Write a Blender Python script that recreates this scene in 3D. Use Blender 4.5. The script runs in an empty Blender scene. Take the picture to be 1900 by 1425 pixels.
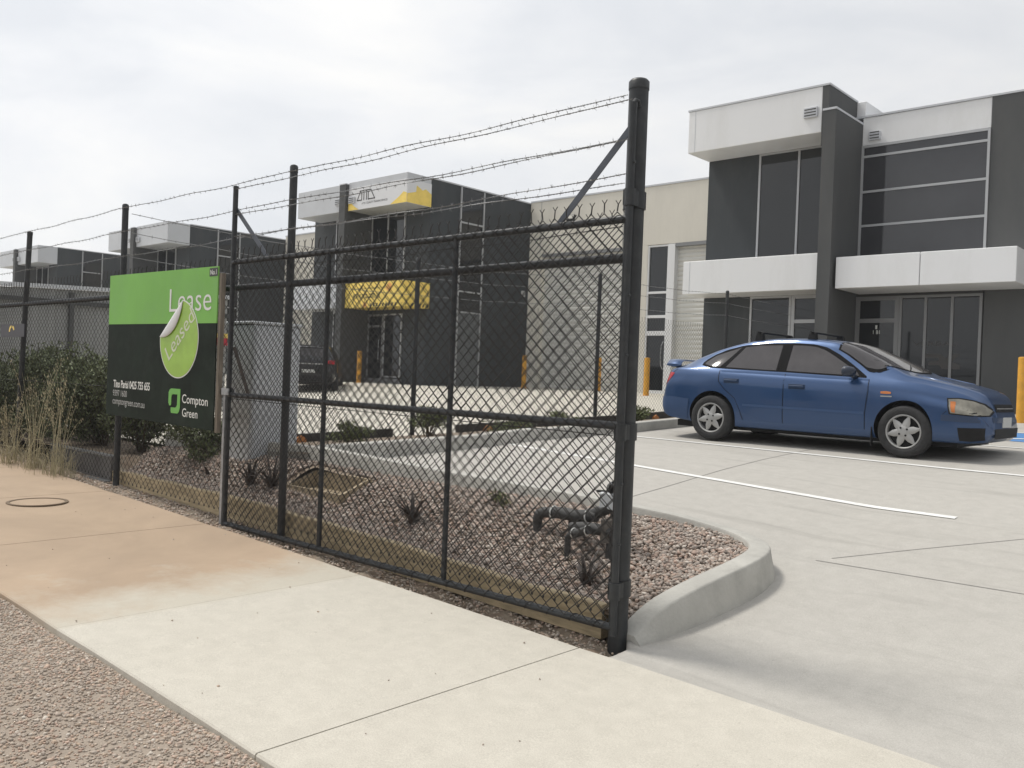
import bpy, math, random
import numpy as np
from mathutils import Vector, Matrix
random.seed(7); RNG = np.random.default_rng(11)
SC = bpy.context.scene; COL = SC.collection
rad = math.radians

# ---------------------------------------------------------------- camera, sky, sun, exposure
cam = bpy.data.cameras.new('camera'); CAM = bpy.data.objects.new('camera', cam); COL.objects.link(CAM); SC.camera = CAM
cam.sensor_width = 36.0; cam.lens = 36.0 * 1640 / 1900; cam.clip_start = 0.05; cam.clip_end = 3000
_r = Vector((0.7396507, 0.6719113, 0.0381060)); _u = Vector((-0.0337337, -0.0195351, 0.9992399)); _f = Vector((-0.6721450, 0.7403740, -0.0082169))
CAM.matrix_world = Matrix(((_r.x, _u.x, -_f.x, 0), (_r.y, _u.y, -_f.y, 0), (_r.z, _u.z, -_f.z, 1.55), (0, 0, 0, 1)))

SUN_AZ = Vector((-1.0, -0.22, 0)).normalized(); SUN_EL = rad(61)
sd = Vector((SUN_AZ.x * math.cos(SUN_EL), SUN_AZ.y * math.cos(SUN_EL), math.sin(SUN_EL)))
sl = bpy.data.lights.new('sun', 'SUN'); sl.energy = 2.6; sl.angle = rad(11.0); sl.color = (1.0, 0.955, 0.88)
so = bpy.data.objects.new('sun', sl); COL.objects.link(so); so.rotation_euler = sd.to_track_quat('Z', 'Y').to_euler(); so.location = (0, 0, 60)

W = bpy.data.worlds.new('World'); SC.world = W; W.use_nodes = True
nt = W.node_tree; nt.nodes.clear(); N = nt.nodes.new; LK = nt.links.new
wo = N('ShaderNodeOutputWorld'); bg = N('ShaderNodeBackground'); LK(bg.outputs[0], wo.inputs[0])
sky = N('ShaderNodeTexSky'); sky.sky_type = 'NISHITA'; sky.sun_disc = False; sky.sun_elevation = SUN_EL
sky.sun_rotation = math.atan2(SUN_AZ.x, SUN_AZ.y); sky.air_density = 1.0; sky.dust_density = 2.0
tc = N('ShaderNodeTexCoord'); mp = N('ShaderNodeMapping'); mp.inputs['Scale'].default_value = (1.0, 1.0, 3.0); LK(tc.outputs['Generated'], mp.inputs[0])
n1 = N('ShaderNodeTexNoise'); n1.inputs['Scale'].default_value = 3.0; n1.inputs['Detail'].default_value = 7; n1.inputs['Roughness'].default_value = .55; n1.inputs['Distortion'].default_value = .4; LK(mp.outputs[0], n1.inputs[0])
cr = N('ShaderNodeValToRGB'); LK(n1.outputs[0], cr.inputs[0])
cr.color_ramp.elements[0].position = .33; cr.color_ramp.elements[0].color = (7.0, 7.2, 7.5, 1)
cr.color_ramp.elements[1].position = .68; cr.color_ramp.elements[1].color = (8.7, 8.65, 8.5, 1)
e = cr.color_ramp.elements.new(.5); e.color = (7.85, 7.95, 8.1, 1)
mx = N('ShaderNodeMixRGB'); mx.inputs[0].default_value = .96; LK(sky.outputs[0], mx.inputs[1]); LK(cr.outputs[0], mx.inputs[2])
# thin cloud glows brightest towards the hidden sun and is duller on the far side of the sky
gd = N('ShaderNodeVectorMath'); gd.operation = 'DOT_PRODUCT'; gd.inputs[1].default_value = (sd.x, sd.y, sd.z * .6); LK(tc.outputs['Generated'], gd.inputs[0])
gm = N('ShaderNodeMapRange'); gm.inputs[1].default_value = -.8; gm.inputs[2].default_value = .75; gm.inputs[3].default_value = .52; gm.inputs[4].default_value = 1.13; gm.interpolation_type = 'SMOOTHSTEP'; LK(gd.outputs['Value'], gm.inputs[0])
ml = N('ShaderNodeMixRGB'); ml.blend_type = 'MULTIPLY'; ml.inputs[0].default_value = 1; LK(mx.outputs[0], ml.inputs[1]); LK(gm.outputs[0], ml.inputs[2])
LK(ml.outputs[0], bg.inputs[0]); bg.inputs[1].default_value = 0.111
SC.view_settings.view_transform = 'Standard'; SC.view_settings.look = 'None'; SC.view_settings.gamma = 1; SC.view_settings.use_curve_mapping = False
SC.view_settings.exposure = 0.0

# ---------------------------------------------------------------- helpers
ORG = {}
def tag(o, label=None, cat=None, group=None, kind=None):
    if label: o['label'] = label
    if cat: o['category'] = cat
    if group: o['group'] = group
    if kind: o['kind'] = kind
    return o
def thing(name, label, cat, loc=(0, 0, 0), group=None):
    o = bpy.data.objects.new(name, None); COL.objects.link(o); o.location = loc; o.empty_display_size = .2
    ORG[o.name] = np.array(loc, float); return tag(o, label, cat, group)
def npmesh(name, V, F, mats, parent=None, smooth=False, mi=None, kind=None):
    V = np.asarray(V, float)
    org = ORG.get(parent.name, np.zeros(3)) if parent else np.zeros(3)
    V = V - org
    me = bpy.data.meshes.new(name)
    if isinstance(F, np.ndarray):
        k = F.shape[1]; m = len(F)
        me.vertices.add(len(V)); me.vertices.foreach_set('co', V.astype(np.float32).ravel())
        me.loops.add(m * k); me.loops.foreach_set('vertex_index', F.astype(np.int32).ravel())
        me.polygons.add(m); me.polygons.foreach_set('loop_start', (np.arange(m) * k).astype(np.int32))
        me.update(calc_edges=True)
    else:
        me.from_pydata([tuple(v) for v in V], [], F); me.update()
    for m_ in (mats if isinstance(mats, (list, tuple)) else [mats]): me.materials.append(m_)
    if mi is not None: me.polygons.foreach_set('material_index', np.asarray(mi, np.int32))
    if smooth: me.polygons.foreach_set('use_smooth', np.ones(len(me.polygons), bool))
    me.validate(); me.update()
    o = bpy.data.objects.new(name, me); COL.objects.link(o)
    if parent: o.parent = parent
    ORG[o.name] = org
    if kind: o['kind'] = kind
    return o
class MB:
    def __init__(s): s.v = []; s.f = []; s.m = []
    def add(s, V, F, m=0):
        b = len(s.v); s.v += [tuple(map(float, p)) for p in V]; s.f += [tuple(int(i) + b for i in q) for q in F]; s.m += [m] * len(F); return s
    def box(s, x0, x1, y0, y1, z0, z1, m=0, bev=0.0):
        if bev <= 0:
            V = [(x, y, z) for z in (z0, z1) for y in (y0, y1) for x in (x0, x1)]
            return s.add(V, [(0, 2, 3, 1), (4, 5, 7, 6), (0, 1, 5, 4), (2, 6, 7, 3), (0, 4, 6, 2), (1, 3, 7, 5)], m)
        b = bev; P = []
        for (sx, sy, sz) in [(a, c, d) for d in (0, 1) for c in (0, 1) for a in (0, 1)]:
            X = x1 if sx else x0; Y = y1 if sy else y0; Z = z1 if sz else z0
            dx = -b if sx else b; dy = -b if sy else b; dz = -b if sz else b
            P += [(X, Y + dy, Z + dz), (X + dx, Y, Z + dz), (X + dx, Y + dy, Z)]
        def i(a, c, d, k): return 3 * (a + 2 * c + 4 * d) + k
        F = [(i(0,0,0,0), i(0,0,1,0), i(0,1,1,0), i(0,1,0,0)), (i(1,0,0,0), i(1,1,0,0), i(1,1,1,0), i(1,0,1,0)),
             (i(0,0,0,1), i(1,0,0,1), i(1,0,1,1), i(0,0,1,1)), (i(0,1,0,1), i(0,1,1,1), i(1,1,1,1), i(1,1,0,1)),
             (i(0,0,0,2), i(0,1,0,2), i(1,1,0,2), i(1,0,0,2)), (i(0,0,1,2), i(1,0,1,2), i(1,1,1,2), i(0,1,1,2))]
        for a in (0, 1):
            for c in (0, 1): F.append((i(a,c,0,0), i(a,c,0,1), i(a,c,1,1), i(a,c,1,0)))
            for d in (0, 1): F.append((i(a,0,d,0), i(a,0,d,2), i(a,1,d,2), i(a,1,d,0)))
        for c in (0, 1):
            for d in (0, 1): F.append((i(0,c,d,1), i(0,c,d,2), i(1,c,d,2), i(1,c,d,1)))
        for a in (0, 1):
            for c in (0, 1):
                for d in (0, 1): F.append((i(a,c,d,0), i(a,c,d,1), i(a,c,d,2)))
        return s.add(P, F, m)
    def tube(s, pts, r, n=8, m=0, cap=True):
        P = [Vector(p) for p in pts]; R = r if isinstance(r, (list, tuple)) else [r] * len(P)
        rings = []; prev = None
        for k, p in enumerate(P):
            t = (P[min(k + 1, len(P) - 1)] - P[max(k - 1, 0)]).normalized()
            if prev is None:
                a = Vector((0, 0, 1)) if abs(t.z) < .9 else Vector((1, 0, 0)); x = t.cross(a).normalized()
            else: x = (prev - t * prev.dot(t)).normalized()
            prev = x; y = t.cross(x)
            rings.append([p + x * (R[k] * math.cos(2 * math.pi * j / n)) + y * (R[k] * math.sin(2 * math.pi * j / n)) for j in range(n)])
        V = [v for g in rings for v in g]; F = []
        for k in range(len(P) - 1):
            for j in range(n): F.append((k * n + j, k * n + (j + 1) % n, (k + 1) * n + (j + 1) % n, (k + 1) * n + j))
        if cap: F.append(tuple(range(n))[::-1]); F.append(tuple((len(P) - 1) * n + j for j in range(n)))
        return s.add(V, F, m)
    def lathe(s, c, axis, prof, n=24, m=0):
        """prof: (radius, along); axis unit vector"""
        ax = Vector(axis).normalized(); a = Vector((0, 0, 1)) if abs(ax.z) < .9 else Vector((1, 0, 0)); x = ax.cross(a).normalized(); y = ax.cross(x); c = Vector(c)
        V = []; F = []
        for (r, h) in prof:
            for j in range(n):
                t = 2 * math.pi * j / n; V.append(c + ax * h + (x * math.cos(t) + y * math.sin(t)) * r)
        for k in range(len(prof) - 1):
            for j in range(n): F.append((k * n + j, k * n + (j + 1) % n, (k + 1) * n + (j + 1) % n, (k + 1) * n + j))
        return s.add(V, F, m)
    def prism(s, poly, o, ux, uy, depth, m=0):
        """poly 2D in plane (o,ux,uy), extruded by depth along ux x uy"""
        o = Vector(o); ux = Vector(ux); uy = Vector(uy); nz = ux.cross(uy).normalized() * depth
        A = [o + ux * p[0] + uy * p[1] for p in poly]; n = len(poly)
        V = [a + nz for a in A] + A
        F = [tuple(range(n)), tuple(range(2 * n - 1, n - 1, -1))] + [(i, i + n, (i + 1) % n + n, (i + 1) % n) for i in range(n)]
        return s.add(V, F, m)
    def text(s, body, o, ux, uy, w, h, m=0, off=0.0, shear=0.0, depth=.002):
        V, F = text_geo(body, off, shear)
        x0, y0 = V[:, 0].min(), V[:, 1].min(); x1, y1 = V[:, 0].max(), V[:, 1].max()
        o = Vector(o); ux = Vector(ux).normalized(); uy = Vector(uy).normalized(); nz = ux.cross(uy)
        if w is None: w = h * (x1 - x0) / (y1 - y0)
        P = [o + ux * ((v[0] - x0) / (x1 - x0) * w) + uy * ((v[1] - y0) / (y1 - y0) * h) + nz * depth for v in V]
        return s.add(P, F, m)
    def build(s, name, mats, parent=None, smooth=False, kind=None):
        return npmesh(name, s.v, s.f, mats, parent, smooth, s.m, kind)
_TC = {}
def text_geo(body, off, shear):
    k = (body, off, shear)
    if k in _TC: return _TC[k]
    cu = bpy.data.curves.new('t', 'FONT'); cu.body = body; cu.size = 1; cu.offset = off; cu.shear = shear; cu.resolution_u = 4; cu.fill_mode = 'FRONT'
    ob = bpy.data.objects.new('t', cu); COL.objects.link(ob); dg = bpy.context.evaluated_depsgraph_get(); dg.update()
    me = bpy.data.meshes.new_from_object(ob.evaluated_get(dg))
    V = np.array([v.co[:] for v in me.vertices]); F = [tuple(p.vertices) for p in me.polygons]
    bpy.data.objects.remove(ob); bpy.data.curves.remove(cu); bpy.data.meshes.remove(me)
    _TC[k] = (V, F); return V, F
def smoothify(o, ang=40):
    for p in o.data.polygons: p.use_smooth = True
    try: o.data.set_sharp_from_angle(angle=rad(ang))
    except Exception: pass
    return o

# ---------------------------------------------------------------- materials
def mat(name, col, rough=.6, metal=0.0, var=.0, vscale=3.0, bump=0.0, bscale=40.0, spec=.5, coat=0.0, island=0.0, col2=None, v2=(.4, .65), stretch=None, dirt=None):
    m = bpy.data.materials.new(name); m.use_nodes = True; t = m.node_tree; b = t.nodes['Principled BSDF']
    b.inputs['Roughness'].default_value = rough; b.inputs['Metallic'].default_value = metal; b.inputs['Specular IOR Level'].default_value = spec
    b.inputs['Coat Weight'].default_value = coat; b.inputs['Base Color'].default_value = (*col, 1)
    out = None; L = t.links.new
    if var or bump or col2 or dirt:
        g = t.nodes.new('ShaderNodeTexCoord'); src = g.outputs['Object']
        if stretch:
            mp = t.nodes.new('ShaderNodeMapping'); mp.inputs['Scale'].default_value = stretch; L(src, mp.inputs[0]); src = mp.outputs[0]
    if var or col2:
        n = t.nodes.new('ShaderNodeTexNoise'); n.inputs['Scale'].default_value = vscale; n.inputs['Detail'].default_value = 8; n.inputs['Roughness'].default_value = .6; L(src, n.inputs[0])
        c = t.nodes.new('ShaderNodeValToRGB'); L(n.outputs[0], c.inputs[0])
        a, d = (col, col2) if col2 else ([x * (1 - var) for x in col], [min(1, x * (1 + var)) for x in col])
        c.color_ramp.elements[0].position = v2[0]; c.color_ramp.elements[1].position = v2[1]
        c.color_ramp.elements[0].color = (*a, 1); c.color_ramp.elements[1].color = (*d, 1); out = c.outputs[0]
    if island:
        g2 = t.nodes.new('ShaderNodeNewGeometry'); h = t.nodes.new('ShaderNodeHueSaturation')
        mr = t.nodes.new('ShaderNodeMapRange'); mr.inputs[3].default_value = 1 - island; mr.inputs[4].default_value = 1 + island; L(g2.outputs['Random Per Island'], mr.inputs[0])
        L(mr.outputs[0], h.inputs['Value'])
        if out: L(out, h.inputs['Color'])
        else: h.inputs['Color'].default_value = (*col, 1)
        out = h.outputs[0]
    if dirt:   # (colour, scale, amount): worn blotches
        n3 = t.nodes.new('ShaderNodeTexNoise'); n3.inputs['Scale'].default_value = dirt[1]; n3.inputs['Detail'].default_value = 10; n3.inputs['Roughness'].default_value = .7; L(src, n3.inputs[0])
        c3 = t.nodes.new('ShaderNodeValToRGB'); c3.color_ramp.elements[0].position = .48; c3.color_ramp.elements[1].position = .75
        c3.color_ramp.elements[0].color = (0, 0, 0, 1); c3.color_ramp.elements[1].color = (dirt[2],) * 3 + (1,); L(n3.outputs[0], c3.inputs[0])
        mxx = t.nodes.new('ShaderNodeMixRGB'); L(c3.outputs[0], mxx.inputs[0]); mxx.inputs[2].default_value = (*dirt[0], 1)
        if out: L(out, mxx.inputs[1])
        else: mxx.inputs[1].default_value = (*col, 1)
        out = mxx.outputs[0]
    if out: L(out, b.inputs['Base Color'])
    if bump:
        n2 = t.nodes.new('ShaderNodeTexNoise'); n2.inputs['Scale'].default_value = bscale; n2.inputs['Detail'].default_value = 6; L(src, n2.inputs[0])
        bp = t.nodes.new('ShaderNodeBump'); bp.inputs['Strength'].default_value = bump; bp.inputs['Distance'].default_value = .01; L(n2.outputs[0], bp.inputs['Height']); L(bp.outputs[0], b.inputs['Normal'])
    return m
M = dict(
 steel=mat('black_powdercoat', (.022, .025, .028), .45, var=.25, vscale=6, dirt=((.07, .068, .063), 14, .4)),
 wire=mat('black_mesh_wire', (.022, .020, .019), .5, var=.2),
 galv=mat('galvanised_steel', (.36, .37, .38), .45, .6, var=.2, vscale=12),
 barb=mat('barbed_wire', (.20, .205, .21), .5, .5),
 barbdark=mat('barbed_wire_dark', (.06, .06, .062), .5, .3),
 white=mat('white_panel', (.79, .80, .81), .4, var=.03, vscale=.4, stretch=(1, 1, .25), dirt=((.55, .55, .53), 1.6, .35)),
 grey_panel=mat('grey_panel', (.55, .57, .60), .4, var=.03, vscale=.4, dirt=((.4, .4, .4), .9, .35)),
 dark=mat('charcoal_render', (.074, .077, .078), .75, var=.12, vscale=.6, bump=.15, bscale=60, stretch=(1, 1, .35), dirt=((.10, .10, .098), 1.0, .6)),
 black=mat('black_render', (.036, .042, .047), .7, var=.14, vscale=.5, bump=.1, bscale=60, stretch=(1, 1, .35), dirt=((.062, .065, .068), 1.1, .7)),
 cream=mat('cream_precast', (.71, .68, .605), .8, var=.04, vscale=.5, stretch=(1, 1, .3), dirt=((.58, .555, .49), 1.2, .5)),
 frame=mat('aluminium_frame', (.42, .43, .44), .4, .3),
 framed=mat('dull_frame', (.24, .245, .25), .45, .3),
 glass=mat('dark_glass', (.012, .014, .016), .04, spec=.6),
 glass_sheen=mat('painted_reflection_glass', (.045, .046, .051), .06, spec=.6, var=.12, vscale=.5),  # lighter base colour paints in the sky reflected by the upper right panes
 roller=mat('roller_door_white', (.66, .655, .62), .5, var=.04, dirt=((.5, .48, .44), 1.5, .3)),
 rollerd=mat('roller_door_grey', (.12, .13, .135), .5, var=.05),
 yellow=mat('safety_yellow', (.72, .36, .035), .45, var=.08, vscale=6, dirt=((.38, .2, .05), 7, .55)),
 ad_yellow=mat('sign_yellow', (.88, .66, .15), .5, var=.12, vscale=1.5),
 ad_orange=mat('sign_orange', (.78, .38, .10), .5),
 ad_white=mat('sign_white', (.72, .73, .75), .45),
 black_ink=mat('black_ink', (.03, .03, .03), .6),
 white_ink=mat('white_ink', (.72, .73, .70), .5),
 grey_ink=mat('grey_ink', (.42, .43, .42), .5),
 sgreen=mat('sign_green', (.20, .46, .095), .5, spec=.25, var=.10, vscale=1.2, v2=(.3, .7), dirt=((.22, .40, .18), 2.0, .4)),
 sdark=mat('sign_dark_green', (.011, .019, .013), .6, spec=.12, var=.3, vscale=2, dirt=((.05, .06, .05), 3, .35)),
 lime=mat('sticker_lime', (.30, .50, .06), .32, var=.08, vscale=4, bump=.25, bscale=9),
 paper=mat('sticker_back', (.62, .62, .62), .55, bump=.2, bscale=12),
 lgreen=mat('logo_green', (.14, .42, .07), .4),
 timber=mat('treated_pine', (.47, .375, .235), .8, var=.22, vscale=3, stretch=(1.2, 8, 8), bump=.3, bscale=30, dirt=((.22, .185, .12), 5, .65)),
 timber_grey=mat('weathered_timber', (.21, .18, .145), .85, var=.25, vscale=5, stretch=(6, 6, 1), bump=.3, bscale=30),
 timber_dark=mat('dark_sleeper', (.05, .047, .042), .8, var=.3, vscale=6, bump=.3),
 kerb=mat('kerb_concrete', (.45, .44, .405), .88, var=.09, vscale=2.5, bump=.35, bscale=45, dirt=((.31, .30, .275), 4, .7)),
 cabinet=mat('cabinet_grey', (.49, .51, .53), .5, var=.02, vscale=1),
 pipe=mat('insulated_pipe', (.05, .05, .05), .7, var=.25, vscale=12, bump=.3),
 tie=mat('white_cable_tie', (.7, .7, .68), .5),
 brass=mat('valve_bronze', (.12, .11, .10), .5, .4, var=.3, vscale=20),
 leaf=mat('dark_leaf', (.125, .145, .078), .65, spec=.25, island=.55),
 leaf2=mat('green_leaf', (.125, .145, .065), .6, spec=.25, island=.5),
 stemm=mat('brown_stem', (.07, .05, .03), .8, island=.3),
 straw=mat('dry_grass', (.38, .34, .22), .8, island=.4),
 flax=mat('dead_flax', (.045, .033, .027), .6, island=.4),
 tyre=mat('tyre_rubber', (.028, .028, .029), .85, var=.2, vscale=20),
 rim=mat('silver_wheel', (.37, .37, .365), .45, .3, var=.06),
 plastic=mat('black_plastic', (.016, .016, .017), .6, spec=.2),
 lens=mat('clear_lens', (.24, .23, .195), .22, spec=.5, var=.2, vscale=9),
 amber=mat('amber_lens', (.50, .17, .05), .25),
 redlens=mat('red_lens', (.38, .02, .03), .2),
 plate=mat('number_plate', (.50, .51, .50), .4),
 autoglass=mat('tinted_car_glass', (.054, .050, .053), .07, spec=.6, var=.15, vscale=2),
 navy=mat('dark_car_paint', (.012, .013, .016), .25, coat=.6),
 red=mat('red_plastic', (.42, .03, .05), .5),
 bluepaint=mat('blue_bay_paint', (.08, .22, .48), .7, var=.12, vscale=6),
 linepaint=mat('white_line_paint', (.76, .76, .74), .65, var=.06, vscale=8, dirt=((.5, .49, .46), 9, .5)),
 orange=mat('orange_stake', (.42, .17, .05), .6),
 soil=mat('dry_soil', (.17, .125, .09), .95, var=.35, vscale=9, bump=.8, bscale=45, col2=(.26, .22, .17)),
)
def carpaint():
    m = bpy.data.materials.new('blue_car_paint'); m.use_nodes = True; b = m.node_tree.nodes['Principled BSDF']
    b.inputs['Base Color'].default_value = (.020, .061, .162, 1); b.inputs['Metallic'].default_value = .4; b.inputs['Roughness'].default_value = .34
    b.inputs['Coat Weight'].default_value = .7; b.inputs['Coat Roughness'].default_value = .08
    t = m.node_tree; g = t.nodes.new('ShaderNodeTexCoord'); n = t.nodes.new('ShaderNodeTexNoise'); n.inputs['Scale'].default_value = 2.2; n.inputs['Detail'].default_value = 6
    t.links.new(g.outputs['Object'], n.inputs[0]); mr = t.nodes.new('ShaderNodeMapRange'); mr.inputs[3].default_value = .26; mr.inputs[4].default_value = .44; t.links.new(n.outputs[0], mr.inputs[0]); t.links.new(mr.outputs[0], b.inputs['Roughness'])
    return m
M['car'] = carpaint()
# ---------------------------------------------------------------- ground heights
def vz(X): return -0.028 * (np.clip(X, -60, 25) + 3.0)
def lotz(X, Y):
    A = np.interp(Y, [3, 4.3, 5.6, 7.6, 8.67, 11, 20, 60], [.45, .5, .6, .67, .73, .79, 1.16, 1.2])
    B = np.interp(Y, [3, 4.15, 4.5, 5.9, 7, 8.5, 9.5, 10.6, 12, 20, 60], [.0, 0, .02, .2, .36, .56, .67, .755, .84, 1.16, 1.2])
    t = np.clip((np.asarray(X, float) + 7.5) / 4.6, 0, 1)
    # the steep ramp only softens along the kerb; towards the footpath every level meets the verge
    z = A * (1 - t) + B * t
    far = np.clip((Y - 4.15) / 1.5, 0, 1)
    return z + np.where(t >= .999, (vz(X) - .006) * (1 - far), 0)
def yardz(X, Y): return np.interp(Y, [3, 4.6, 6.5, 8.6, 12, 16, 17.5, 20, 26, 200], [.36, .42, .52, .58, .70, .82, .93, 1.12, 1.15, 1.2]) + 0 * np.asarray(X)
def stripz(X, Y):
    k = np.interp(Y, [5.6, 7.6, 8.67, 11, 20, 60], [.73, .80, .86, .92, 1.26, 1.3])
    f = np.interp(Y, [4.6, 6.5, 8.6, 12, 15, 20, 60], [.5, .60, .64, .74, .82, 1.1, 1.2])
    t = np.clip((np.asarray(X, float) + 9.7) / 2.05, 0, 1); return f * (1 - t) + (k - .03) * t
KO = np.array([(-10.3, 5.28, .71), (-9.7, 5.30, .73), (-8.6, 5.34, .75), (-7.43, 5.42, .765), (-5.92, 5.70, .665), (-4.45, 6.01, .575), (-4.0, 6.13, .53), (-3.66, 6.24, .49), (-3.38, 6.27, .455), (-3.12, 6.22, .43), (-2.92, 6.09, .41), (-2.80, 5.90, .40), (-2.74, 5.62, .385), (-2.74, 5.40, .36), (-2.79, 4.93, .29), (-2.84, 4.62, .22), (-2.88, 4.48, .15), (-2.90, 4.36, .05)])
def resample(P, n):
    P = np.asarray(P, float); d = np.r_[0, np.cumsum(np.linalg.norm(np.diff(P, axis=0), axis=1))]; s = np.linspace(0, d[-1], n)
    Q = np.stack([np.interp(s, d, P[:, i]) for i in range(P.shape[1])], 1)
    for _ in range(3): Q[1:-1] = (Q[:-2] + 2 * Q[1:-1] + Q[2:]) / 4
    return Q
KQ = resample(KO, 110)
_t = np.gradient(KQ[:, :2], axis=0); _t /= np.linalg.norm(_t, axis=1)[:, None]
KN = np.stack([-_t[:, 1], _t[:, 0]], 1)      # outward (left of travel = away from the bed)
def inpoly(X, Y, P):
    X = np.asarray(X, float); Y = np.asarray(Y, float); r = np.zeros(X.shape, bool); n = len(P); j = n - 1
    for i in range(n):
        xi, yi = P[i][:2]; xj, yj = P[j][:2]
        c = ((yi > Y) != (yj > Y)) & (X < (xj - xi) * (Y - yi) / (yj - yi + 1e-12) + xi); r ^= c; j = i
    return r
KIN = KQ[:, :2] - KN * .155                                   # inner edge of the kerb
KMID = KQ[:, :2] - KN * .07
def timz(X): return np.interp(X, [-10.2, -7.4, -5.4, -4.0, -3.2, -2.9], [.315, .315, .25, .185, .165, .10])
BEDPOLY = np.r_[KIN, np.array([(-2.99, 4.36), (-3.18, 4.47), (-10.2, 4.47)])]
_cut = np.r_[KMID, np.array([(-2.92, 4.30), (-2.96, 3.9), (-10.2, 3.9)])]
def terrain(name, xs, ys, zf, m, keep=None, drop=None):
    X, Y = np.meshgrid(xs, ys); Z = zf(X, Y)
    if drop is not None: Z = np.where(inpoly(X, Y, drop), Z - .7, Z)
    V = np.stack([X.ravel(), Y.ravel(), Z.ravel()], 1); nx = len(xs); ny = len(ys)
    i, j = np.meshgrid(np.arange(nx - 1), np.arange(ny - 1)); a = (j * nx + i).ravel()
    return npmesh(name, V, np.stack([a, a + 1, a + nx + 1, a + nx], 1), m, smooth=True, kind='structure')

def concrete(name, base, alt, stain=None, streak=False):
    m = bpy.data.materials.new(name); m.use_nodes = True; t = m.node_tree; b = t.nodes['Principled BSDF']; L = t.links.new; n = t.nodes.new
    b.inputs['Roughness'].default_value = .82
    g = n('ShaderNodeTexCoord').outputs['Object']
    def noise(sc, det, src=g, rough=.62, dist=0):
        x = n('ShaderNodeTexNoise'); x.inputs['Scale'].default_value = sc; x.inputs['Detail'].default_value = det; x.inputs['Roughness'].default_value = rough; x.inputs['Distortion'].default_value = dist; L(src, x.inputs[0]); return x.outputs[0]
    def ramp(src, p0, p1, c0, c1):
        x = n('ShaderNodeValToRGB'); x.color_ramp.elements[0].position = p0; x.color_ramp.elements[1].position = p1; x.color_ramp.elements[0].color = (*c0, 1); x.color_ramp.elements[1].color = (*c1, 1); L(src, x.inputs[0]); return x.outputs[0]
    def mix(f, a, c, bt='MIX'):
        x = n('ShaderNodeMixRGB'); x.blend_type = bt
        if isinstance(f, float): x.inputs[0].default_value = f
        else: L(f, x.inputs[0])
        for k, q in ((1, a), (2, c)):
            if isinstance(q, tuple): x.inputs[k].default_value = (*q, 1)
            else: L(q, x.inputs[k])
        return x.outputs[0]
    c = ramp(noise(.7, 12, rough=.7, dist=.6), .30, .72, base, alt)
    c = mix(.35, c, ramp(noise(9, 8), .35, .7, tuple(x * .8 for x in base), tuple(min(1, x * 1.12) for x in alt)))
    c = mix(.30, c, ramp(noise(160, 3), .35, .65, tuple(x * .66 for x in base), tuple(min(1, x * 1.3) for x in alt)))
    c = mix(ramp(noise(3.1, 12, rough=.8), .60, .72, (0, 0, 0), (.35, .35, .35)), c, tuple(x * .70 for x in base))
    c = mix(ramp(noise(13, 2), .745, .77, (0, 0, 0), (.3, .3, .3)), c, tuple(x * .5 for x in base))
    if streak:
        mp = n('ShaderNodeMapping'); mp.inputs['Scale'].default_value = (.35, 3.5, 1); mp.inputs['Rotation'].default_value = (0, 0, .12); L(g, mp.inputs[0])
        c = mix(ramp(noise(1.4, 6, mp.outputs[0], dist=.8), .54, .74, (0, 0, 0), (.5, .5, .5)), c, tuple(x * .72 for x in base))
    if stain:
        sx = n('ShaderNodeSeparateXYZ'); L(g, sx.inputs[0])
        ad = n('ShaderNodeMath'); ad.operation = 'MULTIPLY_ADD'; L(noise(1.6, 10, rough=.7), ad.inputs[0]); ad.inputs[1].default_value = 2.6; L(sx.outputs[0], ad.inputs[2])
        mr = n('ShaderNodeMapRange'); mr.inputs[1].default_value = -3.75; mr.inputs[2].default_value = -4.75; mr.inputs[3].default_value = 0; mr.inputs[4].default_value = 1; L(ad.outputs[0], mr.inputs[0])
        # the newer slab starts at the joint: stain stops there
        st = n('ShaderNodeMapRange'); st.inputs[1].default_value = -5.08; st.inputs[2].default_value = -5.16; st.inputs[3].default_value = .0; st.inputs[4].default_value = 1; L(sx.outputs[0], st.inputs[0])
        mu = n('ShaderNodeMath'); mu.operation = 'MULTIPLY'; L(mr.outputs[0], mu.inputs[0]); L(st.outputs[0], mu.inputs[1])
        c = mix(st.outputs[0], c, mix(.5, c, (.46, .42, .34)))
        c = mix(mu.outputs[0], c, ramp(noise(.8, 9, dist=.5), .35, .7, stain, tuple(min(1, x * 1.28) for x in stain)))
    sp = noise(55, 3); c = mix(ramp(sp, .70, .74, (0, 0, 0), (.55, .55, .55)), c, (.22, .2, .17))
    L(c, b.inputs['Base Color'])
    bp = n('ShaderNodeBump'); bp.inputs['Strength'].default_value = .18; bp.inputs['Distance'].default_value = .006; L(noise(70, 6), bp.inputs['Height']); L(bp.outputs[0], b.inputs['Normal'])
    return m
M['path'] = concrete('footpath_concrete', (.495, .465, .402), (.55, .52, .455), stain=(.35, .262, .185))
M['lot'] = concrete('car_park_concrete', (.398, .381, .348), (.442, .425, .392), streak=True)
M['yard'] = concrete('yard_concrete', (.47, .445, .385), (.56, .53, .46), streak=True)

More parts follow.
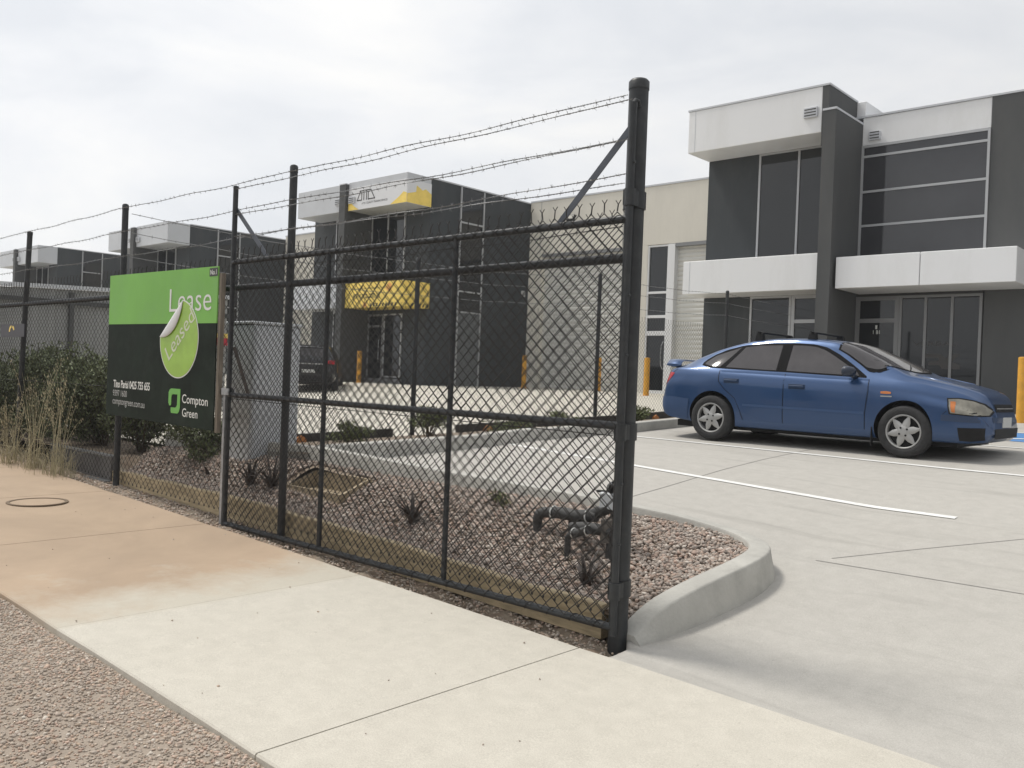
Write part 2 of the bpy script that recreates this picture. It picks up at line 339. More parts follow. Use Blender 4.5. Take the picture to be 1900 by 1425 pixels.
xs = np.unique(np.r_[np.arange(-7.62, -2.3, .055), np.arange(-2.3, 4, .25), np.arange(4, 40, 2)])
ys = np.unique(np.r_[np.r_[4.082, np.arange(4.12, 7.0, .055)], np.arange(7.0, 13, .2), np.arange(13, 31, 1.)])
lot = terrain('car_park', xs, ys, lotz, M['lot'], drop=_cut)
terrain('neighbour_yard', np.r_[np.arange(-140, -20, 6), np.arange(-20, -9.5, .5)], np.r_[np.arange(5.6, 31, .4)], yardz, M['yard'])
terrain('planting_soil', np.arange(-40, -9.6, .2), np.arange(4.46, 5.9, .1), lambda X, Y: np.where(X < -10.15, .435 + .02 * np.sin(X * 5) * np.sin(Y * 9), .26 + .27 * np.clip((Y - 5.2) / .25, 0, 1)), M['soil'])
terrain('garden_strip', np.linspace(-9.72, -7.5, 14), np.linspace(5.2, 26, 90), stripz, M['soil'])
def farz(X, Y):
    z = np.minimum(vz(X) - .14, .0)
    return np.where(Y > 4.0, -.35, z)
terrain('ground', np.unique(np.r_[-500, -200, np.arange(-120, 60, 4), 200, 500]), np.unique(np.r_[-500, -100, np.arange(-40, 60, 4), 3.99, 4.01, 200, 500]), farz, M['soil'])

# footpath slabs
JX = [-58, -40, -30, -22, -17.8, -15.7, -13.6, -11.55, -9.45, -7.38, -5.14, -3.10, -1.02, 1.06, 3.15, 5.2, 7.3, 9.4, 11.5, 15, 20]
mb = MB()
for a, b in zip(JX[:-1], JX[1:]):
    ga = .0012 if abs(a + 5.14) < .01 else .0045; gb = .0012 if abs(b + 5.14) < .01 else .0045
    for c0, c1 in ((a + ga, b - gb),):
        X = np.linspace(c0, c1, 6); b_ = .008
        V = []; F = []
        prof = [(1.965, -.12), (1.965, -b_), (1.965 + b_, 0), (4.085 - b_, 0), (4.085, -b_), (4.085, -.12)]
        for k, x in enumerate(X):
            for (y, dz) in prof: V.append((x, y, vz(x) + dz - (b_ * .7 if k in (0, 5) else 0)))
        for k in range(5):
            for q in range(5): F.append((k * 6 + q, (k + 1) * 6 + q, (k + 1) * 6 + q + 1, k * 6 + q + 1))
        F.append(tuple(range(6))); F.append(tuple(30 + q for q in range(5, -1, -1)))
        mb.add(V, F)
mb.build('footpath', M['path'], kind='structure')
# round cover in the footpath
mb = MB(); c = (-9.05, 3.25); z = float(vz(c[0])) + .003
mb.lathe((c[0], c[1], z), (0, 0, 1), [(.0, .0), (.235, .0)], 40, 0); mb.lathe((c[0], c[1], z + .001), (0, 0, 1), [(.237, 0), (.237, .004), (.268, .004), (.268, -.004)], 40, 1)
o = mb.build('manhole_cover', [M['path'], mat('cover_rim', (.16, .115, .075), .8)]); tag(o, 'round concrete cover with a dark rim set in the orange stained footpath', 'manhole cover')
# soil between path and timber, verge
terrain('soil_strip', np.arange(-30, -2.7, .12), np.linspace(4.07, 4.62, 8), lambda X, Y: vz(X) - .045 - .035 * np.clip((X + 6) / 1.5, 0, 1) + (Y - 4.07) * .04 + .012 * np.sin(X * 9.1 + Y * 13) + .01 * np.sin(X * 23 + Y * 7), M['soil'])
M['verge'] = mat('verge_dust', (.28, .23, .185), .95, bump=.9, bscale=80, col2=(.36, .305, .25), vscale=2.0, v2=(.35, .6))
terrain('verge', np.unique(np.r_[np.arange(-16, 1.5, .1), np.arange(-60, -16, 2.), np.arange(1.5, 20, 2.)]), np.unique(np.r_[np.arange(-.6, 2.05, .1), np.arange(-8, -.6, 1.)]), lambda X, Y: vz(X) - .038 - .03 * np.clip(1.9 - Y, 0, 4) + .012 * np.sin(X * 5.1 + Y * 3) * np.sin(Y * 4.3), M['verge'])

# stones ------------------------------------------------------------
_phi = (1 + 5 ** .5) / 2
IV = np.array([(-1, _phi, 0), (1, _phi, 0), (-1, -_phi, 0), (1, -_phi, 0), (0, -1, _phi), (0, 1, _phi), (0, -1, -_phi), (0, 1, -_phi), (_phi, 0, -1), (_phi, 0, 1), (-_phi, 0, -1), (-_phi, 0, 1)]) / 1.9
IF = np.array([(0, 11, 5), (0, 5, 1), (0, 1, 7), (0, 7, 10), (0, 10, 11), (1, 5, 9), (5, 11, 4), (11, 10, 2), (10, 7, 6), (7, 1, 8), (3, 9, 4), (3, 4, 2), (3, 2, 6), (3, 6, 8), (3, 8, 9), (4, 9, 5), (2, 4, 11), (6, 2, 10), (8, 6, 7), (9, 8, 1)])
def stones(name, P, R, m, flat=.7, kind='stuff', label=None, cat=None):
    n = len(P); D = RNG.normal(0, .20, (n, 12, 3)); V = IV[None] * (1 + D * .9)
    S = RNG.uniform(.6, 1.15, (n, 1, 3)); S[:, :, 2] *= flat; V = V * S * np.asarray(R)[:, None, None]
    A = RNG.uniform(0, 6.28, n); T = RNG.normal(0, .45, n)
    ca, sa, ct, st = np.cos(A), np.sin(A), np.cos(T), np.sin(T)
    y, z = V[:, :, 1] * ct[:, None] - V[:, :, 2] * st[:, None], V[:, :, 1] * st[:, None] + V[:, :, 2] * ct[:, None]
    x = V[:, :, 0]; V = np.stack([x * ca[:, None] - y * sa[:, None], x * sa[:, None] + y * ca[:, None], z], 2) + P[:, None, :]
    F = (IF[None] + (np.arange(n) * 12)[:, None, None]).reshape(-1, 3)
    o = npmesh(name, V.reshape(-1, 3), F, m, kind=kind)
    return tag(o, label, cat)
def stonemat(name, a, b, c, isl=.35):
    m = bpy.data.materials.new(name); m.use_nodes = True; t = m.node_tree; bs = t.nodes['Principled BSDF']; bs.inputs['Roughness'].default_value = .85
    g = t.nodes.new('ShaderNodeNewGeometry'); r = t.nodes.new('ShaderNodeValToRGB'); t.links.new(g.outputs['Random Per Island'], r.inputs[0])
    E = r.color_ramp.elements; E[0].position = 0; E[0].color = (*a, 1); E[1].position = 1; E[1].color = (*c, 1); q = E.new(.45); q.color = (*b, 1); q = E.new(.62); q.color = (b[0] * 1.15, b[1] * .98, b[2] * .92, 1); q = E.new(.8); q.color = (a[0] * 1.4, a[1] * 1.3, a[2] * 1.2, 1)
    tc = t.nodes.new('ShaderNodeTexCoord'); nz = t.nodes.new('ShaderNodeTexNoise'); nz.inputs['Scale'].default_value = 90; t.links.new(tc.outputs['Object'], nz.inputs[0])
    h = t.nodes.new('ShaderNodeHueSaturation'); mr = t.nodes.new('ShaderNodeMapRange'); mr.inputs[3].default_value = .65; mr.inputs[4].default_value = 1.35; t.links.new(nz.outputs[0], mr.inputs[0]); t.links.new(mr.outputs[0], h.inputs['Value']); t.links.new(r.outputs[0], h.inputs['Color']); t.links.new(h.outputs[0], bs.inputs['Base Color'])
    return m
M['pebble'] = stonemat('garden_pebbles', (.225, .19, .165), (.37, .32, .28), (.60, .545, .485))
M['crush'] = stonemat('verge_stones', (.31, .26, .212), (.425, .365, .31), (.57, .52, .455))
# gravel bed surface by blending the heights of its border
_bx = np.linspace(-10.3, -3.15, 60)
BP = np.r_[np.stack([_bx, np.full(60, 4.50), timz(_bx) - .02], 1), np.c_[KIN, KQ[:, 2] - np.interp(np.arange(110), [0, 45, 60, 80, 109], [.17, .14, .10, .05, .02])], np.array([(-2.98, 4.38, .02), (-3.05, 4.42, .06)])]
def bedz(X, Y):
    X = np.asarray(X, float); Y = np.asarray(Y, float); sh = X.shape; X = X.ravel(); Y = Y.ravel(); Z = np.zeros(len(X))
    for k in range(0, len(X), 4000):
        d2 = (X[k:k + 4000, None] - BP[None, :, 0]) ** 2 + (Y[k:k + 4000, None] - BP[None, :, 1]) ** 2 + 1e-4; w = 1 / d2 ** 1.4; Z[k:k + 4000] = (w * BP[None, :, 2]).sum(1) / w.sum(1)
    return Z.reshape(sh)
PIT = (-7.28, -6.42, 4.84, 5.20)
X, Y = np.meshgrid(np.arange(-10.5, -2.6, .045), np.arange(4.40, 6.45, .045)); Z = bedz(X, Y) - .010
ins = inpoly(X, Y, np.r_[KMID, np.array([(-2.97, 4.36), (-3.15, 4.42), (-10.4, 4.42)])])
nx = X.shape[1]; i, j = np.meshgrid(np.arange(nx - 1), np.arange(X.shape[0] - 1)); a = (j * nx + i).ravel(); Fq = np.stack([a, a + 1, a + nx + 1, a + nx], 1)
Fq = Fq[ins.ravel()[Fq].all(1)]; _pi = (X > PIT[0] + .05) & (X < PIT[1] - .05) & (Y > PIT[2] + .05) & (Y < PIT[3] - .05); Fq = Fq[~_pi.ravel()[Fq].any(1)]
npmesh('garden_bed', np.stack([X.ravel(), Y.ravel(), Z.ravel()], 1), Fq, M['soil'], smooth=True, kind='structure')
n = 44000; px = RNG.uniform(-10.2, -2.75, n); py = RNG.uniform(4.42, 6.25, n); k = inpoly(px, py, BEDPOLY); k &= ~((px > PIT[0] - .04) & (px < PIT[1] + .04) & (py > PIT[2] - .04) & (py < PIT[3] + .04))
px, py = px[k], py[k]; pz = bedz(px, py) + RNG.uniform(-.006, .014, len(px))
stones('pebbles', np.stack([px, py, pz], 1), RNG.uniform(.010, .023, len(px)), M['pebble'], label='loose pinkish grey pebbles filling the garden bed behind the gate', cat='pebbles')
n = 42000; px = np.r_[RNG.uniform(-7.0, -1.0, n), RNG.uniform(-16, -7.5, 2500)]; py = np.r_[1.955 - RNG.uniform(0, 1, n) ** 1.3 * 1.9, 1.95 - RNG.uniform(0, 1, 2500) * 1.6]
pz = vz(px) - .038 - .03 * np.clip(1.9 - py, 0, 4) + .012 * np.sin(px * 5.1 + py * 3) * np.sin(py * 4.3) + .002
stones('verge_gravel', np.stack([px, py, pz], 1), RNG.uniform(.0035, .009, len(px)) * RNG.choice([1, 1, 1, 1.6], len(px)), M['crush'], label='crushed stone and dust beside the footpath', cat='gravel')
n = 5500; px = RNG.uniform(-14, -2.85, n); py = RNG.uniform(4.09, 4.44, n); stones('soil_stones', np.stack([px, py, vz(px) - .038 - .035 * np.clip((px + 6) / 1.5, 0, 1) + (py - 4.07) * .04], 1), RNG.uniform(.004, .016, n), M['crush'], label='small stones scattered in the soil under the gate', cat='stones')
n = 45; px = RNG.uniform(-9, 0, n); py = RNG.uniform(2.0, 4.05, n); stones('grit', np.stack([px, py, vz(px) + .002], 1), RNG.uniform(.003, .008, n), M['crush'], label='scattered grit lying on the footpath', cat='grit')

# kerbs -------------------------------------------------------------
def kerb_sweep(Q, Nn, zl, wid=.155, flare=.035):
    V = []; F = []; n = len(Q)
    for k in range(n):
        x, y, z = Q[k]; nx_, ny_ = Nn[k]; zb = zl[k]
        h = max(z - zb, .02); r = min(.016, h * .4)
        for (o_, zz) in ((flare, zb - .06), (flare, zb + .004), (flare * .35, zb + h * .55), (.0, z - r), (-r * .35, z - r * .3), (-r, z), (-(wid - r * .6), z + .002), (-wid, z - r * .6), (-wid, z - .30)):
            V.append((x + nx_ * o_, y + ny_ * o_, zz))
    m = 9
    for k in range(n - 1):
        for q in range(m - 1): F.append((k * m + q, (k + 1) * m + q, (k + 1) * m + q + 1, k * m + q + 1))
    F.append(tuple(range(m))); F.append(tuple((n - 1) * m + q for q in range(m - 1, -1, -1)))
    return V, F
zl = np.where(KQ[:, 0] < -7.5, KQ[:, 2] - .16, lotz(KQ[:, 0] + KN[:, 0] * .04, KQ[:, 1] + KN[:, 1] * .04)); zl = np.minimum(zl, KQ[:, 2] - .012)
mb = MB(); mb.add(*kerb_sweep(KQ, KN, zl)); o = smoothify(mb.build('bed_kerb', M['kerb'], kind='structure'), 50)
Yk = np.r_[np.arange(5.44, 12, .25), np.arange(12, 26.2, 1)]; Q = np.stack([np.full(len(Yk), -7.5), Yk, np.interp(Yk, [5.44, 7.6, 8.67, 11, 20, 60], [.765, .82, .88, .93, 1.30, 1.34])], 1)
mb = MB(); mb.add(*kerb_sweep(Q, np.tile((1.0, 0.0), (len(Yk), 1)), lotz(Q[:, 0], Q[:, 1]), .14, .02)); smoothify(mb.build('bay_kerb', M['kerb'], kind='structure'), 50)
# markings and saw cuts, draped
def drape(name, pts, w, m, dz, n=40):
    P = np.array(pts, float); Qs = np.stack([np.linspace(P[0, i], P[1, i], n) for i in (0, 1)], 1); d = (P[1] - P[0]) / np.linalg.norm(P[1] - P[0]); nn = np.array((-d[1], d[0])) * w / 2
    V = []; F = []
    for k, q in enumerate(Qs):
        for s in (-1, 1): p = q + nn * s; V.append((p[0], p[1], float(lotz(p[0], p[1])) + dz))
    for k in range(n - 1): F.append((2 * k, 2 * k + 2, 2 * k + 3, 2 * k + 1))
    return npmesh(name, V, F, m, kind='structure')
drape('bay_line', [(-7.45, 8.20), (-2.2, 8.05)], .08, M['linepaint'], .006)
drape('bay_line', [(-7.45, 10.42), (-1.2, 10.25)], .08, M['linepaint'], .006)
drape('bay_line', [(-7.45, 12.95), (-1.2, 12.85)], .08, M['linepaint'], .006)
drape('blue_bay', [(-3.9, 14.6), (-1.0, 14.55)], 1.5, M['bluepaint'], .005)
drape('bay_mark', [(-3.2, 14.2), (-2.2, 14.9)], .10, M['linepaint'], .010); drape('bay_mark', [(-3.0, 14.9), (-2.0, 14.3)], .10, M['linepaint'], .010)
drape('bay_line', [(-7.4, 15.5), (-1.2, 15.45)], .08, M['linepaint'], .006)
M['cut'] = mat('saw_cut', (.24, .23, .215), .9)
drape('saw_cut', [(-4.72, 6.2), (-4.6, 20)], .010, M['cut'], .0025, 120); drape('saw_cut', [(-2.70, 6.40), (9, 6.75)], .010, M['cut'], .0025, 80)
drape('saw_cut', [(-2.62, 6.5), (-.6, 8.9)], .008, M['cut'], .0025, 60); drape('saw_cut', [(-.2, 4.2), (-.1, 20)], .010, M['cut'], .0025, 120); drape('saw_cut', [(-7.4, 11.6), (9, 11.5)], .010, M['cut'], .0025, 80)
# ---------------------------------------------------------------- buildings
ZF = 1.13
def slats(mb, x0, x1, y, z0, z1, pitch=.085, amp=.014, axis='x', m=0):
    n = int((z1 - z0) / pitch * 6); V = []; F = []
    for k in range(n + 1):
        z = z0 + (z1 - z0) * k / n; ph = (z / pitch) % 1; off = amp * (abs(math.sin(math.pi * ph)) ** .6)
        for s in (x0, x1): V.append((s, y - off, z) if axis == 'x' else (y + off, s, z))
    for k in range(n): F.append((2 * k, 2 * k + 1, 2 * k + 3, 2 * k + 2) if axis == 'x' else (2 * k, 2 * k + 1, 2 * k + 3, 2 * k + 2))
    mb.add(V, F, m)
def vent(root, x, z, y, w=.34, h=.24):
    mb = MB(); mb.box(x - w / 2, x + w / 2, y - .07, y - .001, z - h / 2, z + h / 2, 0, .01)
    for k in range(3): mb.box(x - w / 2 + .03, x + w / 2 - .03, y - .075, y - .068, z - h / 2 + .035 + k * .068, z - h / 2 + .062 + k * .068, 1)
    mb.build('vent', [M['grey_panel'], M['dark']], root)
def win(root, x0, x1, y, z0, z1, fm='framed', mull=(), trans=(), fw=.05, gl='glass'):
    """a glazed frame facing -Y: one pane per opening, frame round them"""
    X = [x0, *mull, x1]; Z = [z0, *trans, z1]
    mb = MB()
    for k, x in enumerate(X):
        a = x if k == 0 else x - fw / 2; b = x + fw if k == 0 else (x if k == len(X) - 1 else x + fw / 2)
        if k == len(X) - 1: a = x - fw
        mb.box(a, b, y - .05, y, z0, z1)
    for k, z in enumerate(Z):
        a, b = (z, z + fw) if k == 0 else ((z - fw, z) if k == len(Z) - 1 else (z - fw / 2, z + fw / 2))
        mb.box(x0 + .002, x1 - .002, y - .046, y - .002, a, b)
    f = mb.build('window', M[fm], root)
    for a, b in zip(X[:-1], X[1:]):
        for c, d in zip(Z[:-1], Z[1:]): MB().box(a + .02, b - .02, y - .022, y - .012, c + .02, d - .02).build('pane', M[gl], f)
    return f
def unit(name, label, dx, dz, sign):
    root = thing(name, label, 'building', (-26.8 + dx, 21.1, ZF))
    Y0 = 20.0; P = lambda mb, n, m: mb.build(n, m, root)
    def bx(mb, x0, x1, *a, **k): mb.box(x0 + dx, x1 + dx, *a, **k); return mb
    mb = MB(); bx(mb, -30.32, -23.39, 21.13, 26.52, .9, 8.45 + dz); P(mb, 'wall', M['black'])
    mb = MB(); bx(mb, -30.34, -23.37, 21.135, 26.5, 8.452 + dz, 8.50 + dz); P(mb, 'roof_flashing', M['grey_panel'])
    mb = MB(); bx(mb, -29.9, -27.02, Y0, 21.125, 7.45 + dz, 8.46 + dz, 0, .012); bx(mb, -26.66, -23.385, Y0, 21.125, 7.45 + dz, 8.48 + dz, 0, .012); bx(mb, -27.03, -26.65, Y0 + .05, 21.12, 7.46 + dz, 8.44 + dz); P(mb, 'parapet', M['grey_panel'])
    mb = MB(); bx(mb, -27.02, -26.66, 19.85, 21.12, .9, 8.40 + dz); bx(mb, -27.03, -26.65, 19.84, 21.12, 8.402 + dz, 8.44 + dz, m=1); P(mb, 'fin', [M['dark'], M['grey_panel']])
    mb = MB(); bx(mb, -30.0, -27.024, Y0, 21.125, 3.86 + dz, 4.80 + dz, 0, .012)
    if not sign: bx(mb, -26.656, -23.36, Y0, 21.2, 3.85 + dz, 4.75 + dz, 0, .012)
    P(mb, 'awning', M['grey_panel'])
    vent(root, -27.25 + dx, 7.82 + dz, Y0); vent(root, -26.40 + dx, 7.80 + dz, Y0 - .02)
    win(root, -28.83 + dx, -24.68 + dx, 21.128, 4.82 + dz, 7.44 + dz, 'frame', mull=(-26.58 + dx, -25.65 + dx), fw=.055)
    win(root, -28.83 + dx, -27.05 + dx, 21.128, 1.2, 3.85 + dz, 'frame', fw=.055)
    d = win(root, -26.64 + dx, -25.72 + dx, 21.128, 1.18, 3.7 + dz, 'framed', trans=(3.25 + dz,), fw=.08)
    mb = MB(); mb.tube([(-25.86 + dx, 21.03, 1.9), (-25.86 + dx, 21.0, 2.0), (-25.86 + dx, 21.0, 2.7), (-25.86 + dx, 21.03, 2.8)], .015); mb.build('door_handle', M['galv'], root)
    win(root, -25.70 + dx, -24.68 + dx, 21.128, 1.35, 3.7 + dz, 'frame', fw=.055)
    mb = MB(); bx(mb, -26.65, -24.6, 21.02, 21.12, 1.05, 1.3); P(mb, 'plinth', M['framed'])
    # side wall: glazed slot over a narrow roller door, facing +X
    xw = -23.39 + dx; mb = MB()
    for y in (22.60, 23.80): mb.box(xw + .002, xw + .05, y - .03, y + .03, 1.1, 8.42 + dz)
    for z in (7.15, 4.62, 3.86): mb.box(xw + .002, xw + .045, 22.63, 23.77, z + dz - .03, z + dz + .03)
    f = mb.build('window', M['frame'], root)
    for a, b in ((3.9, 4.6), (4.66, 7.12), (7.19, 8.42)): MB().box(xw + .001, xw + .012, 22.63, 23.77, a + dz, b + dz).build('pane', M['glass'], f)
    mb = MB(); slats(mb, 22.63, 23.77, xw + .006, 1.1, 3.82 + dz, .11, .012, 'y'); P(mb, 'roller_door', M['rollerd'])
    return root, bx
ata, bx = unit('office_unit', 'charcoal two storey office unit with a white and yellow wrapped sign on its parapet', 0, 0, True)
mb = MB(); y = 19.985; mb.box(-26.64, -23.365, y, 19.998, 7.43, 8.25); mb.box(-23.383, -23.365, 19.999, 21.12, 7.43, 8.25)
o = mb.build('parapet_sign', M['ad_white'], ata)
def sidepoly(mb, poly, x, m=0): mb.prism(poly, (x, 0, 0), (0, 1, 0), (0, 0, 1), .004, m)
def frontpoly(mb, poly, yy, m=0): mb.prism(poly, (0, yy, 0), (1, 0, 0), (0, 0, 1), .004, m)
mb = MB(); frontpoly(mb, [(-26.64, 7.435), (-26.02, 7.435), (-26.2, 7.52), (-26.45, 7.68), (-26.64, 7.70)], y - .001); mb.build('yellow_graphic', M['ad_yellow'], o); mb = MB(); frontpoly(mb, [(-24.25, 7.435), (-23.368, 7.435), (-23.368, 7.76), (-23.55, 7.82), (-23.75, 7.68)], y - .001)
sidepoly(mb, [(19.986, 7.435), (21.12, 7.435), (21.12, 7.88), (20.85, 8.02), (20.70, 7.95), (20.42, 8.08), (20.40, 7.85), (20.0, 7.74)], -23.364); mb.build('yellow_graphic', M['ad_yellow'], o)
mb = MB()
def stroke(mb, a, b, w, yy):
    a = Vector(a); b = Vector(b); d = (b - a).normalized(); nn = Vector((-d.y, d.x)) * w / 2; a2 = a - d * w / 2; b2 = b + d * w / 2
    frontpoly(mb, [tuple(a2 - nn), tuple(b2 - nn), tuple(b2 + nn), tuple(a2 + nn)], yy)
lx, lz, s = -26.12, 7.76, .335
for k, (p, q) in enumerate([((0, 0), (.42, 0)), ((0, 0), (.30, 1)), ((.42, 0), (.42, .72)), ((.24, .98), (.62, 1)), ((.62, 1), (.62, 0)), ((.86, 1), (.86, 0)), ((.74, 1), (1.25, 1)), ((1.02, .72), (1.02, 0)), ((1.02, 0), (1.62, 0)), ((1.62, 0), (1.25, 1))]):
    stroke(mb, (lx + p[0] * .62, lz + p[1] * s), (lx + q[0] * .62, lz + q[1] * s), .035, y - .002 - .0004 * k)
mb.build('logo', M['black_ink'], o); mb = MB(); mb.text('A TO Z QUALITY TRAINING SERVICES', (-25.85, y, 7.585), (1, 0, 0), (0, 0, 1), 1.45, .085, 0, .004, depth=.004)
mb.build('lettering', M['black_ink'], o)
# yellow awning sign with a rounded corner
pl = [(-26.656, 20.0)] + [(-23.66 + .30 * math.sin(t), 20.30 - .30 * math.cos(t)) for t in np.linspace(0, math.pi / 2, 9)] + [(-23.36, 21.2), (-26.656, 21.2)]
mb = MB(); mb.prism(pl[::-1], (0, 0, 4.75), (1, 0, 0), (0, 1, 0), -.90) if False else mb.add([(p[0], p[1], z) for z in (3.85, 4.75) for p in pl], [tuple(range(len(pl)))[::-1], tuple(range(len(pl), 2 * len(pl)))] + [(i, (i + 1) % len(pl), (i + 1) % len(pl) + len(pl), i + len(pl)) for i in range(len(pl))])
aw = mb.build('awning_sign', M['ad_yellow'], ata)
mb = MB(); mb.text('www.atta.com.au', (-26.2, 19.998, 4.17), (1, 0, 0), (0, 0, 1), 1.55, .21, 0, .008); mb.build('lettering', M['black_ink'], aw); mb = MB(); mb.text('nationally accredited short courses', (-26.1, 19.998, 4.48), (1, 0, 0), (0, 0, 1), 1.95, .10, 0); mb.build('lettering', M['black_ink'], aw); mb = MB()
for k in range(9):
    x = -25.2 + k * .17; frontpoly(mb, [(x, 3.87), (x + .075, 3.87), (x + .125, 3.99), (x + .05, 3.99)], 19.997)
for yy in np.arange(20.35, 21.1, .17): sidepoly(mb, [(yy, 3.87), (yy + .075, 3.87), (yy + .125, 3.99), (yy + .05, 3.99)], -23.358)
mb.build('hazard_stripes', M['black_ink'], aw)
mb = MB(); frontpoly(mb, [(-24.35, 4.5), (-24.12, 4.35), (-23.95, 4.55), (-24.15, 4.72)], 19.997); mb.build('orange_graphic', M['ad_orange'], aw); mb = MB(); frontpoly(mb, [(-25.6, 3.86), (-25.35, 3.86), (-25.4, 4.02), (-25.55, 4.05)], 19.997); mb.build('orange_graphic', M['ad_orange'], aw)
mb = MB(); mb.box(-23.388, -23.366, 26.1, 26.32, 4.75, 4.97); t_ = mb.build('unit_plate', M['plate'], ata); mb = MB(); mb.text('5', (-23.364, 26.15, 4.78), (0, 1, 0), (0, 0, 1), .09, .15); mb.build('numeral', M['black_ink'], t_)
unit('office_unit', 'plain charcoal office unit with grey parapet, second one left of the sign covered unit', -17.26, -.13, False)
unit('office_unit', 'farthest charcoal office unit with grey parapet at the left edge', -33.58, -.10, False)

def warehouse(x0, x1, name, label, doors, windows, ztop=8.5):
    root = thing(name, label, 'warehouse', ((x0 + x1) / 2, 26.6, ZF)); y0, y1 = 26.5, 26.8
    mb = MB(); mb.box(x0, x1, y0, y1, 6.42, ztop)
    cuts = sorted([(a, b) for a, b, *_ in doors] + [(a, b) for a, b, *_ in windows]); x = x0
    for a, b in cuts:
        if a - x > .02: mb.box(x, a, y0, y1, .9, 6.418)
        x = b
    if x1 - x > .02: mb.box(x, x1, y0, y1, .9, 6.418)
    mb.build('wall', M['cream'], root)
    mb = MB(); mb.box(x0, x1, y0 - .03, y1, ztop + .002, ztop + .06); mb.build('roof_flashing', M['grey_panel'], root)
    mb = MB()
    for s in np.arange(x0 + .55, x1, 3.95): mb.box(s, s + .02, y0 - .004, y0 + .01, 6.44, ztop - .01)
    mb.build('panel_joint', M['framed'], root)
    for a, b, *_ in doors:
        mb = MB(); slats(mb, a + .002, b - .002, 26.72, 1.1, 6.38, .16, .035); d = mb.build('roller_door', M['roller'], root)
        mb = MB(); mb.box(a, b, 26.49, 26.71, 6.30, 6.415); mb.build('lintel', M['framed'], root)
    for a, b, *_ in windows:
        mb = MB(); mb.box(b - .26, b, 26.47, 26.8, 1.0, 6.40); b2 = b - .262
        fr = [(a, 6.40), (b2, 6.40)]
        mb.build('pillar', M['white'], root)
        w = MB()
        for x in (a, b2 - .06): w.box(x, x + .06, 26.52, 26.62, 1.1, 6.40)
        for z0, z1 in ((6.34, 6.40), (4.68, 4.76), (3.82, 3.92), (3.20, 3.36), (1.1, 1.26)): w.box(a + .06, b2 - .06, 26.522, 26.618, z0, z1)
        f = w.build('window', M['white'], root)
        for z0, z1 in ((4.76, 6.34), (3.92, 4.68), (3.36, 3.82)): MB().box(a + .05, b2 - .05, 26.58, 26.60, z0, z1).build('pane', M['glass'], f)
        dd = MB(); dd.box(a + .05, b2 - .05, 26.575, 26.595, 1.26, 3.20); d = dd.build('door', M['glass'], root)
        h = MB(); h.tube([(b2 - .12, 26.56, 2.0), (b2 - .15, 26.48, 2.15), (b2 - .16, 26.46, 2.5), (b2 - .15, 26.48, 2.85), (b2 - .12, 26.56, 3.0)], .018, 6); h.build('door_handle', M['galv'], d)
    return root
wh = warehouse(-23.388, -12.28, 'warehouse', 'cream warehouse wall with two white roller doors behind the blue car and gate', [(-22.72, -18.10), (-16.62, -13.2)], [(-17.76, -16.62)])
mb = MB(); mb.box(-21.10, -21.02, 26.25, 26.49, 7.45, 7.52); mb.prism([(-.17, -.12), (.17, -.12), (.17, .12), (-.17, .12)], (-21.06, 26.2, 7.62), (1, 0, 0), (0, .55, .83), .10); o = mb.build('floodlight', M['plastic'], wh)
mb = MB(); mb.prism([(-.14, -.09), (.14, -.09), (.14, .09), (-.14, .09)], Vector((-21.06, 26.2, 7.62)) + Vector((0, -.83, .55)) * .101, (1, 0, 0), (0, .55, .83), .006); mb.build('lamp_glass', M['lens'], o)
warehouse(-40.648, -30.33, 'warehouse', 'cream warehouse wall glimpsed between the two left office units', [(-37.0, -31.2)], [])
warehouse(-56.97, -47.59, 'warehouse', 'distant cream warehouse wall at the far left', [(-54, -49)], [])

# right-hand unit
R = thing('office_unit', 'big charcoal two storey office unit with white parapets behind the blue car', 'building', (-8.5, 21.1, ZF))
def rp(n, m, *boxes, bev=0):
    mb = MB()
    for b in boxes: mb.box(*b, 0, bev)
    return mb.build(n, M[m], R)
rp('wall', 'dark', (-12.27, -8.58, 21.1, 30, .9, 8.56), (-8.582, -8.33, 21.68, 30, .9, 7.4), (-8.33, -5.50, 21.5, 30, .9, 7.44), (-5.48, 6.0, 21.46, 30, .9, 8.14))
rp('infill_panel', 'black', (-12.268, -10.81, 21.08, 21.098, 4.72, 7.52), (-12.268, -10.91, 21.08, 21.098, 1.0, 3.85))
rp('parapet', 'white', (-12.29, -8.72, 20.0, 21.09, 7.53, 8.60), (-8.578, -8.35, 21.69, 27, 7.42, 8.62), (-8.33, -5.484, 21.48, 22.5, 7.46, 8.14), bev=.012)
rp('end_panel', 'dark', (-8.718, -8.56, 19.99, 21.675, 7.2, 8.60))
rp('roof_flashing', 'grey_panel', (-12.31, -8.54, 19.98, 21.68, 8.602, 8.645), (-8.50, 6.0, 21.45, 22.5, 8.142, 8.185))
mb = MB(); mb.box(-8.63, -8.32, 19.85, 21.49, .9, 7.97); mb.box(-8.64, -8.31, 19.84, 21.49, 7.972, 8.02, 1); mb.build('fin', [M['dark'], M['grey_panel']], R)
rp('panel_joint', 'grey_panel', (-12.10, -12.085, 19.996, 20.01, 7.54, 8.59), (-12.10, -12.085, 19.996, 20.01, 3.87, 4.70)); rp('awning', 'white', (-12.29, -8.66, 20.0, 21.09, 3.86, 4.71), (-8.25, -6.41, 20.0, 21.45, 3.86, 4.58), (-6.395, -4.54, 20.0, 21.45, 3.86, 4.58), bev=.01)
vent(R, -8.98, 8.02, 20.0); vent(R, -8.02, 7.66, 21.48, .28, .2)
win(R, -10.80, -8.66, 21.098, 4.715, 7.525, 'frame', mull=(-9.72,), fw=.055)
win(R, -10.90, -9.78, 21.098, 1.2, 3.855, 'frame', fw=.055)
